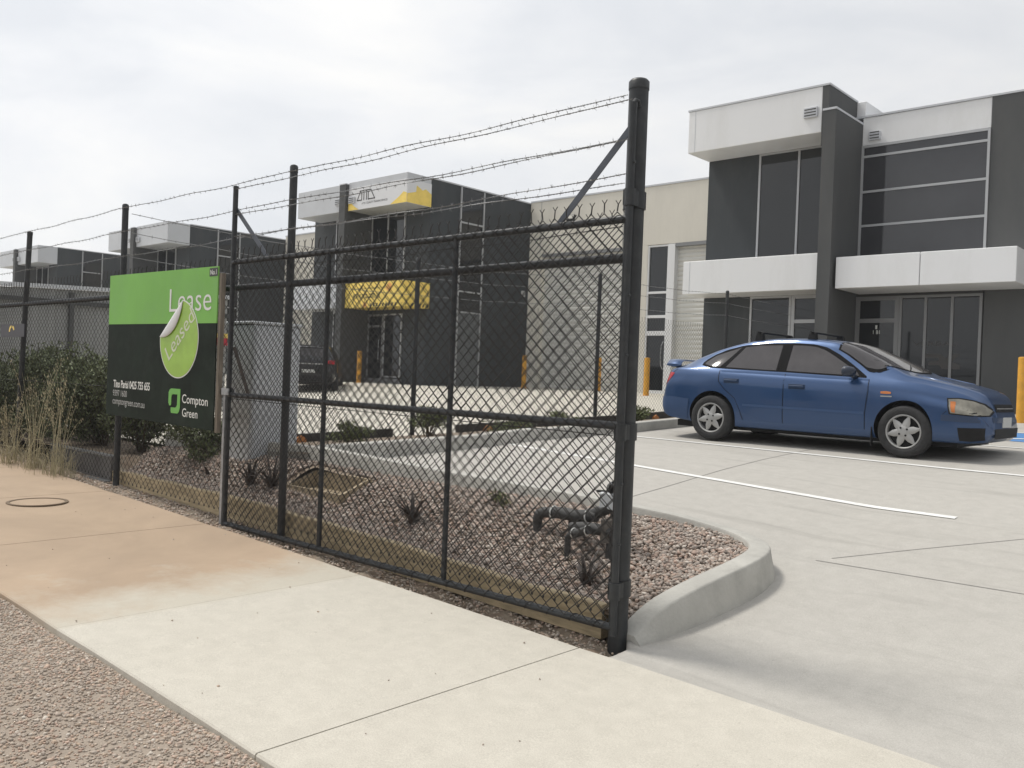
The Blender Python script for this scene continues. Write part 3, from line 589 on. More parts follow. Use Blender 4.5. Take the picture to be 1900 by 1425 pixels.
win(R, -9.77, -8.66, 21.098, 1.2, 3.855, 'frame', trans=(3.2,), fw=.09)
win(R, -8.315, -5.485, 21.478, 4.585, 7.452, 'frame', trans=(5.51, 6.33, 7.18), fw=.055, gl='glass_sheen')
dr = win(R, -8.31, -7.29, 21.498, 1.2, 3.80, 'framed', trans=(3.22,), fw=.1)
win(R, -7.285, -5.51, 21.498, 1.2, 3.80, 'framed', mull=(-6.70, -6.13), fw=.06)
mb = MB(); mb.text('1', (-7.83, 21.472, 3.02), (1, 0, 0), (0, 0, 1), .045, .09, 0, .015); mb.text('1 B1', (-7.88, 21.472, 2.90), (1, 0, 0), (0, 0, 1), .16, .09, 0, .01); mb.build('lettering', M['white_ink'], dr)
mb = MB(); mb.tube([(-7.40, 21.44, 2.05), (-7.40, 21.39, 2.12), (-7.40, 21.39, 2.4), (-7.40, 21.44, 2.47)], .015, 6); mb.build('door_handle', M['plastic'], dr)
M['ghost_ink'] = mat('faint_window_lettering', (.05, .048, .047), .5)
mb = MB(); mb.text('VERBAL', (-6.95, 21.472, 2.62), (1, 0, 0), (0, 0, 1), .95, .11, 0, .004); mb.prism([(0, .35), (.36, .35), (.5, .24), (.66, .35), (.80, .35), (.62, .16), (.80, .10), (.80, 0), (.42, 0), (.36, .08), (.12, .08), (.12, .16), (.34, .18), (.34, .25), (0, .25)], (-6.72, 21.473, 2.10), (1, 0, 0), (0, 0, 1), .002); mb.build('window_lettering', M['ghost_ink'], R)
# ---------------------------------------------------------------- fences and gate
def chain(name, parent, A, B, zb, zt, dw=.095, dh=.086, r=.0026, nside=4, spikes=True, knuckles=False, seed=0, m='wire', wob=.006):
    """woven mesh between ground points A and B; zb, zt functions of distance s"""
    A = np.array(A, float); B = np.array(B, float); L = np.linalg.norm(B - A); d = (B - A) / L; nn = np.array((-d[1], d[0])); h = dw / 2
    K = int(L / h); s_mid = np.linspace(0, L, 50); nv = int(round(np.mean([zt(s) - zb(s) for s in s_mid]) / (dh / 2))); I = np.arange(nv + 1)
    k = np.arange(K)[:, None]; par = (I[None] + k) % 2; s = (k + par) * h
    zz0 = np.vectorize(zb)(s); zz1 = np.vectorize(zt)(s); z = zz0 + (zz1 - zz0) * I[None] / nv
    ph = seed * 1.7; off = np.where(par == 1, 1, -1) * r * .8 + wob * np.sin(s * 2.3 + ph) * np.sin(z * 3.1 + ph) + wob * .5 * np.sin(s * 7 + z * 5)
    s = s + .004 * np.sin(z * 9 + s * 3 + ph); z = z + .004 * np.sin(s * 11 + ph)
    P = np.stack([A[0] + d[0] * s + nn[0] * off, A[1] + d[1] * s + nn[1] * off, z], 2)          # K, nv+1, 3
    ang = np.arange(nside) * 2 * np.pi / nside + .3; e1 = np.array([d[0], d[1], 0]); e2 = np.array([nn[0], nn[1], 0])
    ring = r * (1.3 * np.cos(ang)[:, None] * e1 + np.sin(ang)[:, None] * e2)
    V = (P[:, :, None, :] + ring[None, None]).reshape(-1, 3); npt = nv + 1
    kk, ii, jj = np.meshgrid(np.arange(K), np.arange(nv), np.arange(nside), indexing='ij'); b = (kk * npt + ii) * nside; j2 = (jj + 1) % nside
    F = np.stack([b + jj, b + j2, b + nside + j2, b + nside + jj], 3).reshape(-1, 4)
    o = npmesh(name, V, F, M[m], parent)
    extra = MB()
    if spikes:
        for q in range(K):
            if (q + nv) % 2 == 1:
                ss = (q + 1) * h; p = np.array([A[0] + d[0] * ss, A[1] + d[1] * ss, zt(ss)]); u3 = np.array([d[0], d[1], 0]); t = .05 * RNG.uniform(.8, 1.1); lean = RNG.normal(0, .006)
                c = p + np.array([0, 0, t]) + u3 * lean
                extra.tube([p, c], r * 1.5, 4)
                for sg in (-1, 1): extra.tube([c, c + u3 * sg * .018 + np.array([0, 0, .024])], r * .95, 3)
    if knuckles:
        for q in range(K):
            if q % 2 == 1:
                ss = (q + 1) * h; p = np.array([A[0] + d[0] * ss, A[1] + d[1] * ss, zb(ss)]); extra.box(p[0] - .0055, p[0] + .0055, p[1] - .004, p[1] + .004, p[2] - .013, p[2] + .003)
    if extra.v: extra.build('wire_ends', M[m], o, kind='stuff')
    return o
def barbed(name, parent, pts, sag=.01, m='barb', r=.0022, twist=True, step=.10, seed=0, bl=.022):
    rg = np.random.default_rng(seed + 100); mb = MB()
    for a, b in zip(pts[:-1], pts[1:]):
        a = np.array(a, float); b = np.array(b, float); L = np.linalg.norm(b - a); n = max(int(L / (.012 if twist else .12)), 6); t = np.linspace(0, 1, n)
        C = a + (b - a) * t[:, None]; C[:, 2] -= sag * 4 * t * (1 - t) - .006 * np.sin(t * L * 5 + seed) * np.sin(np.pi * t); C[:, 1] += .006 * np.sin(t * L * 3.3 + seed * 2) * np.sin(np.pi * t)
        if twist:
            for q in (0, math.pi):
                ph = t * L / .05 * 2 * math.pi + q; D = C.copy(); D[:, 2] += .0024 * np.cos(ph); D[:, 1] += .0024 * np.sin(ph); mb.tube(D, r, 3)
        else: mb.tube(C, r * 1.9, 3)
        for s in np.arange(step * rg.uniform(.2, .9), L, step):
            c = np.array([np.interp(s / L, t, C[:, i]) for i in range(3)]); w = (b - a) / L
            mb.tube([c - w * .006, c + w * .006], .0046, 5)
            for q in range(4):
                v = rg.normal(0, 1, 3); v -= w * v.dot(w) * .7; v /= np.linalg.norm(v); mb.tube([c, c + v * bl * rg.uniform(.7, 1.2)], [.0019, .0008], 3)
    return mb.build(name, M[m], parent)
def post(mb, x, y, z0, z1, r, n=16, capr=None):
    c = capr or r * 1.06; mb.tube([(x, y, z0), (x, y, z1 - .03)], r, n)
    mb.lathe((x, y, z1 - .055), (0, 0, 1), [(c, 0), (c, .045), (c * .8, .06), (c * .35, .067), (.001, .068)], n)
FY = 4.36
FF = thing('chain_fence', 'black chain mesh boundary fence with barbed wire running along the footpath behind the gate', 'fence', (-9.85, FY, .2))
PX = [-22.4, -19.2, -16.0, -12.72, -9.87, -6.60, -3.03]
for x in PX:
    big = x > -4; lean = 0.0
    mb = MB(); z0 = float(vz(x)) - .1
    if x == -12.72: mb.tube([(x - .22, FY, z0), (x, FY, 3.20)], .034, 12); mb.lathe((x, FY, 3.19), (.07, 0, 1), [(.036, 0), (.036, .04), (.001, .055)], 12)
    else: post(mb, x, FY, z0, 3.335 if big else 3.30, .059 if big else .034)
    smoothify(mb.build('post', M['steel'], FF))
chain('chain_mesh', FF, (-22.4, FY - .035), (-3.02, FY - .035), lambda s: float(vz(-22.4 + s)) * 0 + np.interp(-22.4 + s, [-22, -9.8, -7.4, -3], [.5, .24, .20, .16]), lambda s: 2.50, spikes=True, knuckles=True, seed=1, r=.0029)
mb = MB(); mb.tube([(-22.4, FY, 2.26), (-3.05, FY, 2.285)], .030, 12); smoothify(mb.build('rail', M['steel'], FF))
mb = MB(); mb.tube([(-22.4, FY - .03, 1.2), (-9.9, FY - .03, 1.27), (-6.6, FY - .03, 1.24), (-3.1, FY - .03, 1.22)], .003, 4); mb.build('tension_wire', M['wire'], FF)
for k, zz in enumerate((3.255, 3.0, 2.735)):
    barbed('barbed_strand', FF, [(x + (-.05 if x < -4 else -.05), FY - .04, zz + (0 if x > -8 else -.02 * (abs(x) - 8) / 4) + .012 * math.sin(x * 3 + k)) for x in PX], .012, 'barb', seed=k)
# gate leaf swung open against the fence
GY = 4.245; GX0, GX1 = -7.345, -2.985
G = thing('gate', 'large black chain mesh gate leaf swung open against the fence with braced barbed wire above', 'gate', (GX1, GY, .05))
mb = MB(); mb.tube([(GX0, GY, .085), (GX0, GY, 3.18)], .0235, 14); mb.lathe((GX0, GY, 3.17), (0, 0, 1), [(.025, 0), (.024, .02), (.001, .03)], 14); smoothify(mb.build('stile', M['steel'], G))
mb = MB(); mb.tube([(GX1, GY, .06), (GX1, GY, 3.17)], .0235, 14); mb.tube([(GX1, GY, 3.165), (GX1, GY + .02, 3.19), (GX1, GY + .05, 3.19), (GX1, GY + .06, 3.16)], .012, 8); smoothify(mb.build('stile', M['steel'], G))
for z in (2.495, 1.287, .108):
    mb = MB(); mb.tube([(GX0, GY, z), (GX1, GY, z)], .0235, 14); smoothify(mb.build('rail', M['steel'], G))
for x in (-5.885, -4.425):
    mb = MB(); mb.tube([(x, GY, .11), (x, GY, 2.49)], .020, 12); smoothify(mb.build('upright', M['steel'], G))
for a, b in (((GX0, GY + .015, 2.98), (-6.79, GY + .015, 2.50)), ((GX1, GY + .015, 3.05), (-3.535, GY + .015, 2.50))):
    mb = MB(); d = (Vector(b) - Vector(a)).normalized(); n_ = Vector((0, 1, 0)); u = d.cross(n_)
    V = []
    for p in (Vector(a), Vector(b)):
        for (i_, j_) in ((-1, -1), (1, -1), (1, 1), (-1, 1)): V.append(p + u * .021 * i_ + n_ * .004 * j_)
    mb.add(V, [(0, 1, 5, 4), (1, 2, 6, 5), (2, 3, 7, 6), (3, 0, 4, 7), (0, 3, 2, 1), (4, 5, 6, 7)]); mb.build('brace', mat('brace_blue_grey', (.075, .085, .105), .45), G)
chain('chain_mesh', G, (GX0 + .02, GY - .028), (GX1 + .02, GY - .028), lambda s: .115, lambda s: 2.54, spikes=True, seed=5, r=.0034)
for z in (2.495, .108):
    for x in np.arange(GX0 + .1, GX1 - .05, .19 if z > 1 else .095 * 1.9):
        sl_ = .035
        mb = MB(); mb.tube([(x - sl_ + sl_ * 2 * k / 10, GY - .026 * math.cos(k / 10 * 5.2 - 1.6), z + .026 * math.sin(k / 10 * 5.2 - 1.6)) for k in range(11)], .0026, 4); mb.build('wire_tie', M['wire'], G)
for k, zz in enumerate((3.165, 2.935, 2.735)):
    barbed('barbed_strand', G, [(GX0, GY - .012, zz - .004), (GX1 - .0, GY - .012, zz + .022)], .012 + .006 * k, 'barb', seed=20 + k)
barbed('barbed_strand', G, [(GX0 + 1.2, GY + .01, 2.42), (GX1 - .05, GY + .01, 2.455)], .02, 'barbdark', seed=31)
for z in (2.62, .32, 1.25):
    mb = MB(); mb.lathe((-3.03, FY, z), (0, 0, 1), [(.058, -.05), (.068, -.05), (.068, .05), (.058, .05)], 18); mb.box(-3.02, -2.972, GY - .02, FY - .04, z - .045, z + .045); mb.lathe((GX1, GY, z), (0, 0, 1), [(.0235, -.05), (.033, -.05), (.033, .05), (.0235, .05)], 14); smoothify(mb.build('hinge', M['steel'], G))
for z in (.6, .95, 1.7, 2.05, 2.82): mb = MB(); mb.tube([(GX1 + .022, GY - .005, z), (GX1 + .034, GY - .005, z)], .009, 6); mb.build('bolt', M['steel'], G)
mb = MB(); mb.box(GX0 - .075, GX0 - .038, GY - .012, GY + .012, .06, 1.285); mb.box(GX0 - .085, GX0 + .05, GY - .034, GY - .026, 1.285, 1.345); mb.box(GX0 - .085, GX0 + .05, GY + .026, GY + .034, 1.285, 1.345); mb.box(GX0 - .085, GX0 - .075, GY - .034, GY + .034, 1.285, 1.345); mb.box(GX0 - .03, GX0 + .045, GY - .038, GY - .034, 1.305, 1.322); mb.build('latch_bar', M['galv'], G)
mb = MB(); mb.tube([(GX0 + .02, GY + .03, 1.72), (-7.22, GY + .03, 1.55), (-7.10, GY + .03, 1.36), (-7.06, GY + .03, 1.28)], .016, 7); mb.build('drop_bolt', mat('rusty_rod', (.075, .06, .05), .8, var=.3, vscale=20), G)
# dividing fence into the property
DX = -9.8
DF = thing('chain_fence', 'black dividing fence with three barbed wires running back beside the car park', 'fence', (DX, 8.6, .6))
DY = [8.65, 13.1, 17.85, 22.7]; top = lambda y: np.interp(y, [4.36, 8.6, 13.1, 17.85, 22.7], [3.29, 3.23, 3.50, 3.65, 3.70])
for y in DY:
    mb = MB(); post(mb, DX, y, float(stripz(DX, y)) - .2, float(top(y)), .036, 12); smoothify(mb.build('post', M['steel'], DF))
chain('chain_mesh', DF, (DX, 4.45), (DX, 22.7), lambda s: float(np.interp(4.45 + s, [4.4, 6.5, 8.6, 12, 15, 23], [.46, .62, .68, .8, .9, 1.15])), lambda s: float(np.interp(4.45 + s, [4.4, 8.6, 11.2, 15, 23], [2.42, 2.50, 2.66, 2.76, 2.8])), nside=3, r=.0024, spikes=True, seed=3)
for k, dz in enumerate((.06, .27, .54)):
    barbed('barbed_strand', DF, [(DX, 4.40, 3.26 - dz)] + [(DX, y, float(top(y)) - dz) for y in DY], .05, 'barb', twist=False, step=.14, seed=40 + k)
# timber edge with orange stakes at the foot of the dividing fence
TE = thing('timber_edging', 'dark timber sleeper edge with orange stake tops along the dividing fence', 'edging', (-9.62, 10, .7))
for a, b in ((5.6, 8.1), (9.4, 11.2), (11.3, 13.6), (13.7, 16.4)):
    n = 2; V = []; z = [np.interp(q, [5.6, 6.5, 8.6, 12, 15, 20], [.56, .60, .64, .74, .82, 1.1]) for q in (a, b)]
    for (y, zz) in ((a, z[0]), (b, z[1])):
        for (x, dz) in ((-9.66, -.1), (-9.58, -.1), (-9.58, .125), (-9.66, .125)): V.append((x, y, zz + dz))
    MB().add(V, [(0, 1, 2, 3), (7, 6, 5, 4), (0, 4, 5, 1), (1, 5, 6, 2), (2, 6, 7, 3), (3, 7, 4, 0)]).build('sleeper', M['timber_dark'], TE)
for y in (6.55, 10.0, 10.8, 14.75):
    z = float(np.interp(y, [5.6, 6.5, 8.6, 12, 15, 20], [.56, .60, .64, .74, .82, 1.1])); mb = MB(); mb.add([(-9.57, y - .09, z - .05), (-9.57, y + .09, z - .05), (-9.57, y + .09, z + .05), (-9.57, y, z + .10), (-9.57, y - .09, z + .05)] + [(-9.53, y - .09, z - .05), (-9.53, y + .09, z - .05), (-9.53, y + .09, z + .05), (-9.53, y, z + .10), (-9.53, y - .09, z + .05)], [(0, 1, 2, 3, 4), (9, 8, 7, 6, 5), (0, 5, 6, 1), (1, 6, 7, 2), (2, 7, 8, 3), (3, 8, 9, 4), (4, 9, 5, 0)]); mb.build('stake', M['orange'], TE)
# timber sleepers under the fence
S_ = [(-10.12, -9.42), (-9.415, -7.05), (-7.045, -4.95), (-4.945, -3.20)]
for k, (a, b) in enumerate(S_):
    mb = MB(); n = 24; V = []; F = []
    for q in range(n + 1):
        x = a + (b - a) * q / n; zt = float(timz(x)) + .004 * math.sin(x * 7); zb = max(float(vz(x)) - .05, zt - .245) if x < -4.2 else float(np.interp(x, [-4.2, -3.2], [-.02, -.045]))
        for (y, z) in ((4.425, zb), (4.425, zt - .008), (4.433, zt), (4.492, zt), (4.50, zt - .008), (4.50, zb)): V.append((x, y, z))
    for q in range(n):
        for j in range(6): F.append((q * 6 + j, (q + 1) * 6 + j, (q + 1) * 6 + (j + 1) % 6, q * 6 + (j + 1) % 6))
    F += [(0, 1, 2, 3, 4, 5), tuple(n * 6 + j for j in range(5, -1, -1))]
    mb.add(V, F); o = mb.build('timber_sleeper', M['timber'])
    tag(o, ['short pine sleeper stub below the left edge of the lease sign', 'pine sleeper edging the pebbles under the lease sign', 'pine sleeper edging the pebbles at the middle of the gate', 'pine sleeper under the gate ending beside the big post'][k], 'sleeper', 'pine sleepers edging the garden bed')
mb = MB(); mb.box(-11.9, -10.13, 4.41, 4.47, .14, .455); mb.box(-11.9, -10.13, 4.40, 4.48, .457, .475, 1); mb.box(-11.9, -10.13, 4.35, 4.41, .10, .19, 1); o = mb.build('retaining_panel', [mat('panel_grey', (.13, .125, .12), .8, var=.2, vscale=3), M['framed']]); tag(o, 'low grey retaining panel at ground level beside the dry grass', 'retaining panel')

# ---------------------------------------------------------------- lease sign
LS = thing('lease_sign', 'green and black real estate lease board with a leased sticker fixed to the fence', 'sign board', (-8.6, 4.19, .95))
BY = 4.185; BL, BR_ = -9.79, -7.50
mb = MB()
def board(z0l, z0r, z1l, z1r, m):
    V = [(BL, BY, z0l), (BR_, BY, z0r), (BR_, BY, z1r), (BL, BY, z1l)]; V += [(x, BY + .012, z) for x, y_, z in V]
    mb.add(V, [(0, 1, 2, 3), (7, 6, 5, 4), (0, 4, 5, 1), (1, 5, 6, 2), (2, 6, 7, 3), (3, 7, 4, 0)], m)
board(1.955, 1.94, 2.485, 2.465, 0); board(.975, .945, 1.9545, 1.9395, 1); mb.build('board', [M['sgreen'], M['sdark']], LS)
mb = MB(); y = BY - .001
mb.text('Lease', (-8.41, y, 2.06), (1, 0, 0), (0, 0, 1), .81, .225, 0, -.006); mb.build('lettering', M['white_ink'], LS); mb = MB(); mb.text('Tino Parisi 0425 755 655', (-9.615, y, 1.272), (1, 0, -.008), (0, 0, 1), .845, .085, 0, .022)
mb.build('lettering', M['white_ink'], LS); mb = MB(); mb.text('Compton', (-8.09, y, 1.150), (1, 0, -.02), (0, 0, 1), .488, .112, 0, .004); mb.build('lettering', M['white_ink'], LS); mb = MB(); mb.text('Green', (-8.08, y, 1.045), (1, 0, -.015), (0, 0, 1), .295, .082, 0, .004)
mb.build('lettering', M['white_ink'], LS)
mb = MB(); mb.text('9397 1600', (-9.62, y, 1.182), (1, 0, -.01), (0, 0, 1), .335, .066, 0, .003); mb.build('lettering', M['grey_ink'], LS); mb = MB(); mb.text('comptongreen.com.au', (-9.622, y, 1.075), (1, 0, -.02), (0, 0, 1), .75, .078, 0, .002); mb.build('lettering', M['grey_ink'], LS)
mb = MB(); mb.box(-7.652, -7.506, BY - .0025, BY - .0005, 2.375, 2.452); t_ = mb.build('number_tab', M['dark'], LS); mb = MB(); mb.text('No.1', (-7.635, BY - .0028, 2.39), (1, 0, 0), (0, 0, 1), .112, .046, 0, .01, depth=.001); mb.build('lettering', M['white_ink'], t_)
# house-leaf emblem
mb = MB(); lg = [(0, .10), (0, .20), (.02, .228), (.05, .24), (.235, .24), (.235, .06), (.22, .02), (.19, 0), (.06, 0), (.052, .02), (.052, .055), (.14, .055), (.165, .065), (.178, .085), (.178, .185), (.085, .185), (.066, .175), (.058, .15), (.058, .085), (.045, .072), (.02, .072)]
mb.prism(lg, (-8.365, y, 1.068), (1, 0, 0), (0, 0, 1), .002); mb.build('emblem', M['lgreen'], LS)
# sticker: a disc whose upper left segment has curled over
ce = np.array((-8.20, 1.795)); Rr = .385; a0, a1 = rad(80), rad(177); m0 = ce + Rr * np.array((math.cos(a0), math.sin(a0))); m1 = ce + Rr * np.array((math.cos(a1), math.sin(a1)))
def disc(R2, yy, name, mm, par):
    pts = [ce + R2 * np.array((math.cos(t), math.sin(t))) for t in np.linspace(a1, a0 + 2 * math.pi, 64)]; mb = MB(); mb.prism([tuple(p) for p in pts], (0, yy, 0), (1, 0, 0), (0, 0, 1), .0015); return mb.build(name, mm, par)
st = disc(Rr, BY - .001, 'sticker', M['white_ink'], LS); disc(Rr - .012, BY - .003, 'sticker_face', M['lime'], st)
dch = (m1 - m0) / np.linalg.norm(m1 - m0); nch = np.array((-dch[1], dch[0])); mid = (m0 + m1) / 2
if nch.dot(ce - mid) < 0: nch = -nch
mb = MB(); V = []; n = 24
arc = [ce + Rr * np.array((math.cos(t), math.sin(t))) for t in np.linspace(a0, a1, n)]
for k, p in enumerate(arc):
    hh = -(p - mid).dot(nch); foot = p + nch * hh; tip = foot + nch * hh * 1.0
    for q in range(6):
        f = q / 5; c = foot + (tip - foot) * f; V.append((c[0], BY - .007 - .012 * math.sin(f * math.pi * .8) * min(1, hh / .1), c[1]))
F = [(k * 6 + q, k * 6 + q + 1, (k + 1) * 6 + q + 1, (k + 1) * 6 + q) for k in range(n - 1) for q in range(5)]
mb.add(V, F); o = mb.build('peeled_corner', M['paper'], st, smooth=True); sm = o.modifiers.new('solid', 'SOLIDIFY'); sm.thickness = .0012
mb = MB(); an = rad(40); mb.text('Leased', (-8.375, BY - .0045, 1.575), (math.cos(an), 0, math.sin(an)), (-math.sin(an), 0, math.cos(an)), .64, .155, 0, .002); mb.build('lettering', mat('sticker_ink', (.62, .66, .50), .5), st)
mb = MB(); mb.box(BR_ + .004, BR_ + .044, BY + .013, BY + .055, .93, 2.40); mb.build('support_post', M['timber_grey'], LS)
mb = MB(); mb.box(-9.70, -9.63, BY + .014, BY + .07, 1.0, 2.40); mb.box(-8.75, -8.68, BY + .014, BY + .07, .98, 2.40); mb.build('support_post', M['timber_grey'], LS)
mb = MB(); mb.box(-13.42, -12.55, 4.27, 4.285, 1.83, 2.0); o = mb.build('plaque', mat('navy_plaque', (.035, .035, .045), .5)); tag(o, 'small dark plaque with a broken yellow ring wired to the left fence', 'plaque')
mb = MB()
for a, b in ((100, 190), (10, 70)):
    pts = [(.1 * math.cos(rad(t)), .075 * math.sin(rad(t)) - .01) for t in np.linspace(a, b, 8)] + [(.062 * math.cos(rad(t)), .045 * math.sin(rad(t)) - .01) for t in np.linspace(b, a, 8)]; mb.prism(pts, (-13.0, 4.269, 1.92), (1, 0, 0), (0, 0, 1), .002)
mb.text('SECURITY', (-13.35, 4.2695, 1.845), (1, 0, 0), (0, 0, 1), .6, .02) if False else None
mb.build('ring_mark', M['ad_yellow'], o)
mb = MB(); mb.box(-17.95, -17.90, 9.9, 10.42, 2.0, 2.16); mb.box(-17.94, -17.91, 10.0, 10.3, 2.161, 2.26, 1); o = mb.build('small_sign', [M['red'], M['ad_yellow']]); tag(o, 'small red and yellow sign on the grey sheet fence right of the lease board', 'sign')

# ---------------------------------------------------------------- grey sheet fence on the left
SF = thing('sheet_fence', 'grey ribbed steel sheet fence running back behind the shrubs at far left', 'fence', (-18, 8, .4))
mb = MB(); V = []; F = []; ys_ = np.arange(4.9, 10.35, .05); 
for k, yq in enumerate(ys_):
    ox = .012 * (1 if (k // 3) % 2 else -1)
    for z in (.3, 2.86 + .04 * (yq - 5.7)): V.append((-18 + ox, yq, z))
for k in range(len(ys_) - 1): F.append((2 * k, 2 * k + 2, 2 * k + 3, 2 * k + 1))
mb.add(V, F); mb.build('sheet', mat('sheet_grey', (.27, .275, .27), .5, var=.06, vscale=1), SF)
mb = MB(); mb.add([(-18.06, 4.85, 2.84), (-17.94, 4.85, 2.84), (-17.94, 4.85, 2.92), (-18.06, 4.85, 2.92), (-18.06, 10.4, 3.04), (-17.94, 10.4, 3.04), (-17.94, 10.4, 3.12), (-18.06, 10.4, 3.12)], [(0, 1, 2, 3), (7, 6, 5, 4), (0, 4, 5, 1), (1, 5, 6, 2), (2, 6, 7, 3), (3, 7, 4, 0)]); mb.build('capping', M['grey_panel'], SF)
mb = MB(); mb.box(-17.96, -17.90, 6.9, 6.98, .3, 2.86); mb.box(-17.955, -17.91, 4.9, 10.3, 2.62, 2.70); mb.build('frame', M['dark'], SF)

# ---------------------------------------------------------------- cabinet, pit, pipes, bollards
CB = thing('utility_cabinet', 'tall plain grey utility cabinet standing in the garden bed behind the gate', 'cabinet', (-8.45, 5.3, .36))
mb = MB(); mb.box(-8.72, -8.20, 5.0, 5.58, .25, 1.995, 0, .012); mb.build('body', M['cabinet'], CB)
mb = MB(); mb.box(-8.74, -8.185, 4.985, 5.595, 1.997, 2.03, 0, .008); mb.build('roof', M['cabinet'], CB)
mb = MB(); mb.box(-8.199, -8.193, 5.03, 5.55, 1.03, 1.97, 0); mb.box(-8.199, -8.193, 5.03, 5.55, .42, 1.012); mb.box(-8.70, -8.22, 4.993, 4.999, 1.03, 1.97); mb.box(-8.70, -8.22, 4.993, 4.999, .42, 1.012); mb.build('door', M['cabinet'], CB)
mb = MB(); x0, x1, y0, y1 = PIT; z = .455
mb.box(x0, x1, y0, y0 + .03, .24, z - .02); mb.box(x0, x1, y1 - .03, y1, .24, z + .10)
for xa, xb in ((x0, x0 + .03), (x1 - .03, x1)): mb.add([(xa, y0 + .031, .24), (xb, y0 + .031, .24), (xb, y1 - .031, .24), (xa, y1 - .031, .24), (xa, y0 + .031, z - .021), (xb, y0 + .031, z - .021), (xb, y1 - .031, z + .099), (xa, y1 - .031, z + .099)], [(0, 3, 2, 1), (4, 5, 6, 7), (0, 1, 5, 4), (1, 2, 6, 5), (2, 3, 7, 6), (3, 0, 4, 7)])
mb.box(x0 + .031, x1 - .031, y0 + .031, y1 - .031, .24, .395, 1)
o = mb.build('valve_pit', [mat('pit_wall', (.33, .27, .185), .85, var=.15), mat('pit_sand', (.27, .215, .145), .95, var=.15, bump=.4)]); tag(o, 'open tan walled pit with a sandy floor sunk in the pebbles beside the cabinet', 'pit')
WM = thing('water_meter', 'lagged black water meter pipework with white ties standing in the pebbles by the big post', 'water meter', (-4.0, 5.2, .2))
def P_(n, m, *seg, nn=14):
    mb = MB()
    for pts, r in seg: mb.tube(pts, r, nn)
    return smoothify(mb.build(n, M[m], WM))
P_('riser', 'pipe', ([(-4.40, 5.2, -.05), (-4.40, 5.2, .44)], .033)); P_('elbow', 'pipe', ([(-4.40, 5.2, .42), (-4.40, 5.2, .465), (-4.385, 5.2, .50), (-4.35, 5.21, .52), (-4.29, 5.215, .525)], [.034, .040, .042, .042, .040]))
P_('lagged_pipe', 'pipe', ([(-4.30, 5.215, .525), (-4.18, 5.22, .535), (-4.06, 5.225, .53), (-3.93, 5.23, .545), (-3.86, 5.235, .55)], [.040, .046, .045, .047, .040]))
P_('lagged_pipe', 'pipe', ([(-3.92, 5.24, .555), (-3.84, 5.25, .59), (-3.76, 5.26, .625), (-3.68, 5.27, .63)], [.040, .042, .040, .036]))
P_('lagged_pipe', 'pipe', ([(-4.02, 5.14, .46), (-3.9, 5.13, .475), (-3.78, 5.12, .48), (-3.70, 5.12, .48), (-3.64, 5.12, .475)], [.036, .042, .042, .038, .036]))
P_('branch_pipe', 'pipe', ([(-3.98, 5.05, .22), (-3.98, 5.05, .40), (-3.95, 5.05, .425), (-3.86, 5.03, .455), (-3.76, 5.01, .49)], [.022, .024, .03, .03, .03])); P_('riser', 'pipe', ([(-4.13, 5.3, .1), (-4.13, 5.28, .50)], .026))
P_('riser', 'pipe', ([(-3.66, 5.14, .0), (-3.66, 5.14, .47)], .035))
P_('tie', 'tie', ([(-4.255, 5.215 + .048 * math.cos(t), .53 + .048 * math.sin(t)) for t in np.linspace(0, 6.28, 20)], .006), nn=5); P_('tie', 'tie', ([(-3.935, 5.23 + .050 * math.cos(t), .545 + .050 * math.sin(t)) for t in np.linspace(0, 6.28, 20)], .006), nn=5); P_('tie', 'tie', ([(-3.78, 5.015 + .034 * math.cos(t), .485 + .034 * math.sin(t)) for t in np.linspace(0, 6.28, 16)], .005), nn=5); P_('tie', 'tie', ([(-3.925, 5.045 + .034 * math.cos(t), .44 + .034 * math.sin(t)) for t in np.linspace(0, 6.28, 16)], .005), nn=5)
P_('valve_body', 'brass', ([(-3.69, 5.12, .40), (-3.69, 5.12, .56)], .042), ([(-3.72, 5.27, .55), (-3.72, 5.27, .62)], .04))
mb = MB(); mb.box(-3.84, -3.62, 5.22, 5.31, .61, .735, 0, .01); mb.build('meter_box', M['cabinet'], WM)
P_('handle', 'plastic', ([(-3.79, 5.27, .74), (-3.775, 5.27, .795), (-3.74, 5.27, .82), (-3.705, 5.27, .795), (-3.69, 5.27, .745)], .012), ([(-3.88, 5.25, .735), (-3.64, 5.28, .745)], .010), ([(-3.73, 5.22, .74), (-3.70, 5.20, .795), (-3.66, 5.20, .80)], .012), nn=6)
P_('handle', 'galv', ([(-3.78, 5.235, .74), (-3.77, 5.23, .79), (-3.75, 5.23, .81), (-3.72, 5.23, .78)], .008), nn=6)
# bollards
def bollard(x, y, z, h, r, label):
    b = thing('bollard', label, 'bollard', (x, y, z), 'yellow steel bollards')
    mb = MB(); mb.tube([(x, y, z - .1), (x, y, z + h - .02)], r, 24); mb.lathe((x, y, z + h - .02), (0, 0, 1), [(r, 0), (r * .96, .012), (r * .7, .02), (.001, .024)], 24); smoothify(mb.build('tube', M['yellow'], b))
    mb = MB(); mb.box(x - r * 1.6, x + r * 1.6, y - r * 1.6, y + r * 1.6, z - .02, z + .014); mb.build('base_plate', M['yellow'], b); return b
b0 = bollard(-3.87, 17.83, 1.03, 1.22, .083, 'yellow bollard right of the blue car at the right edge')
def bcopy(x, y, z, label, sc=(1, 1, 1)):
    c = b0.copy(); COL.objects.link(c); c.location = (x, y, z); c.scale = sc; c['label'] = label
    for ch in list(b0.children): d = ch.copy(); COL.objects.link(d); d.parent = c; d.matrix_parent_inverse = ch.matrix_parent_inverse
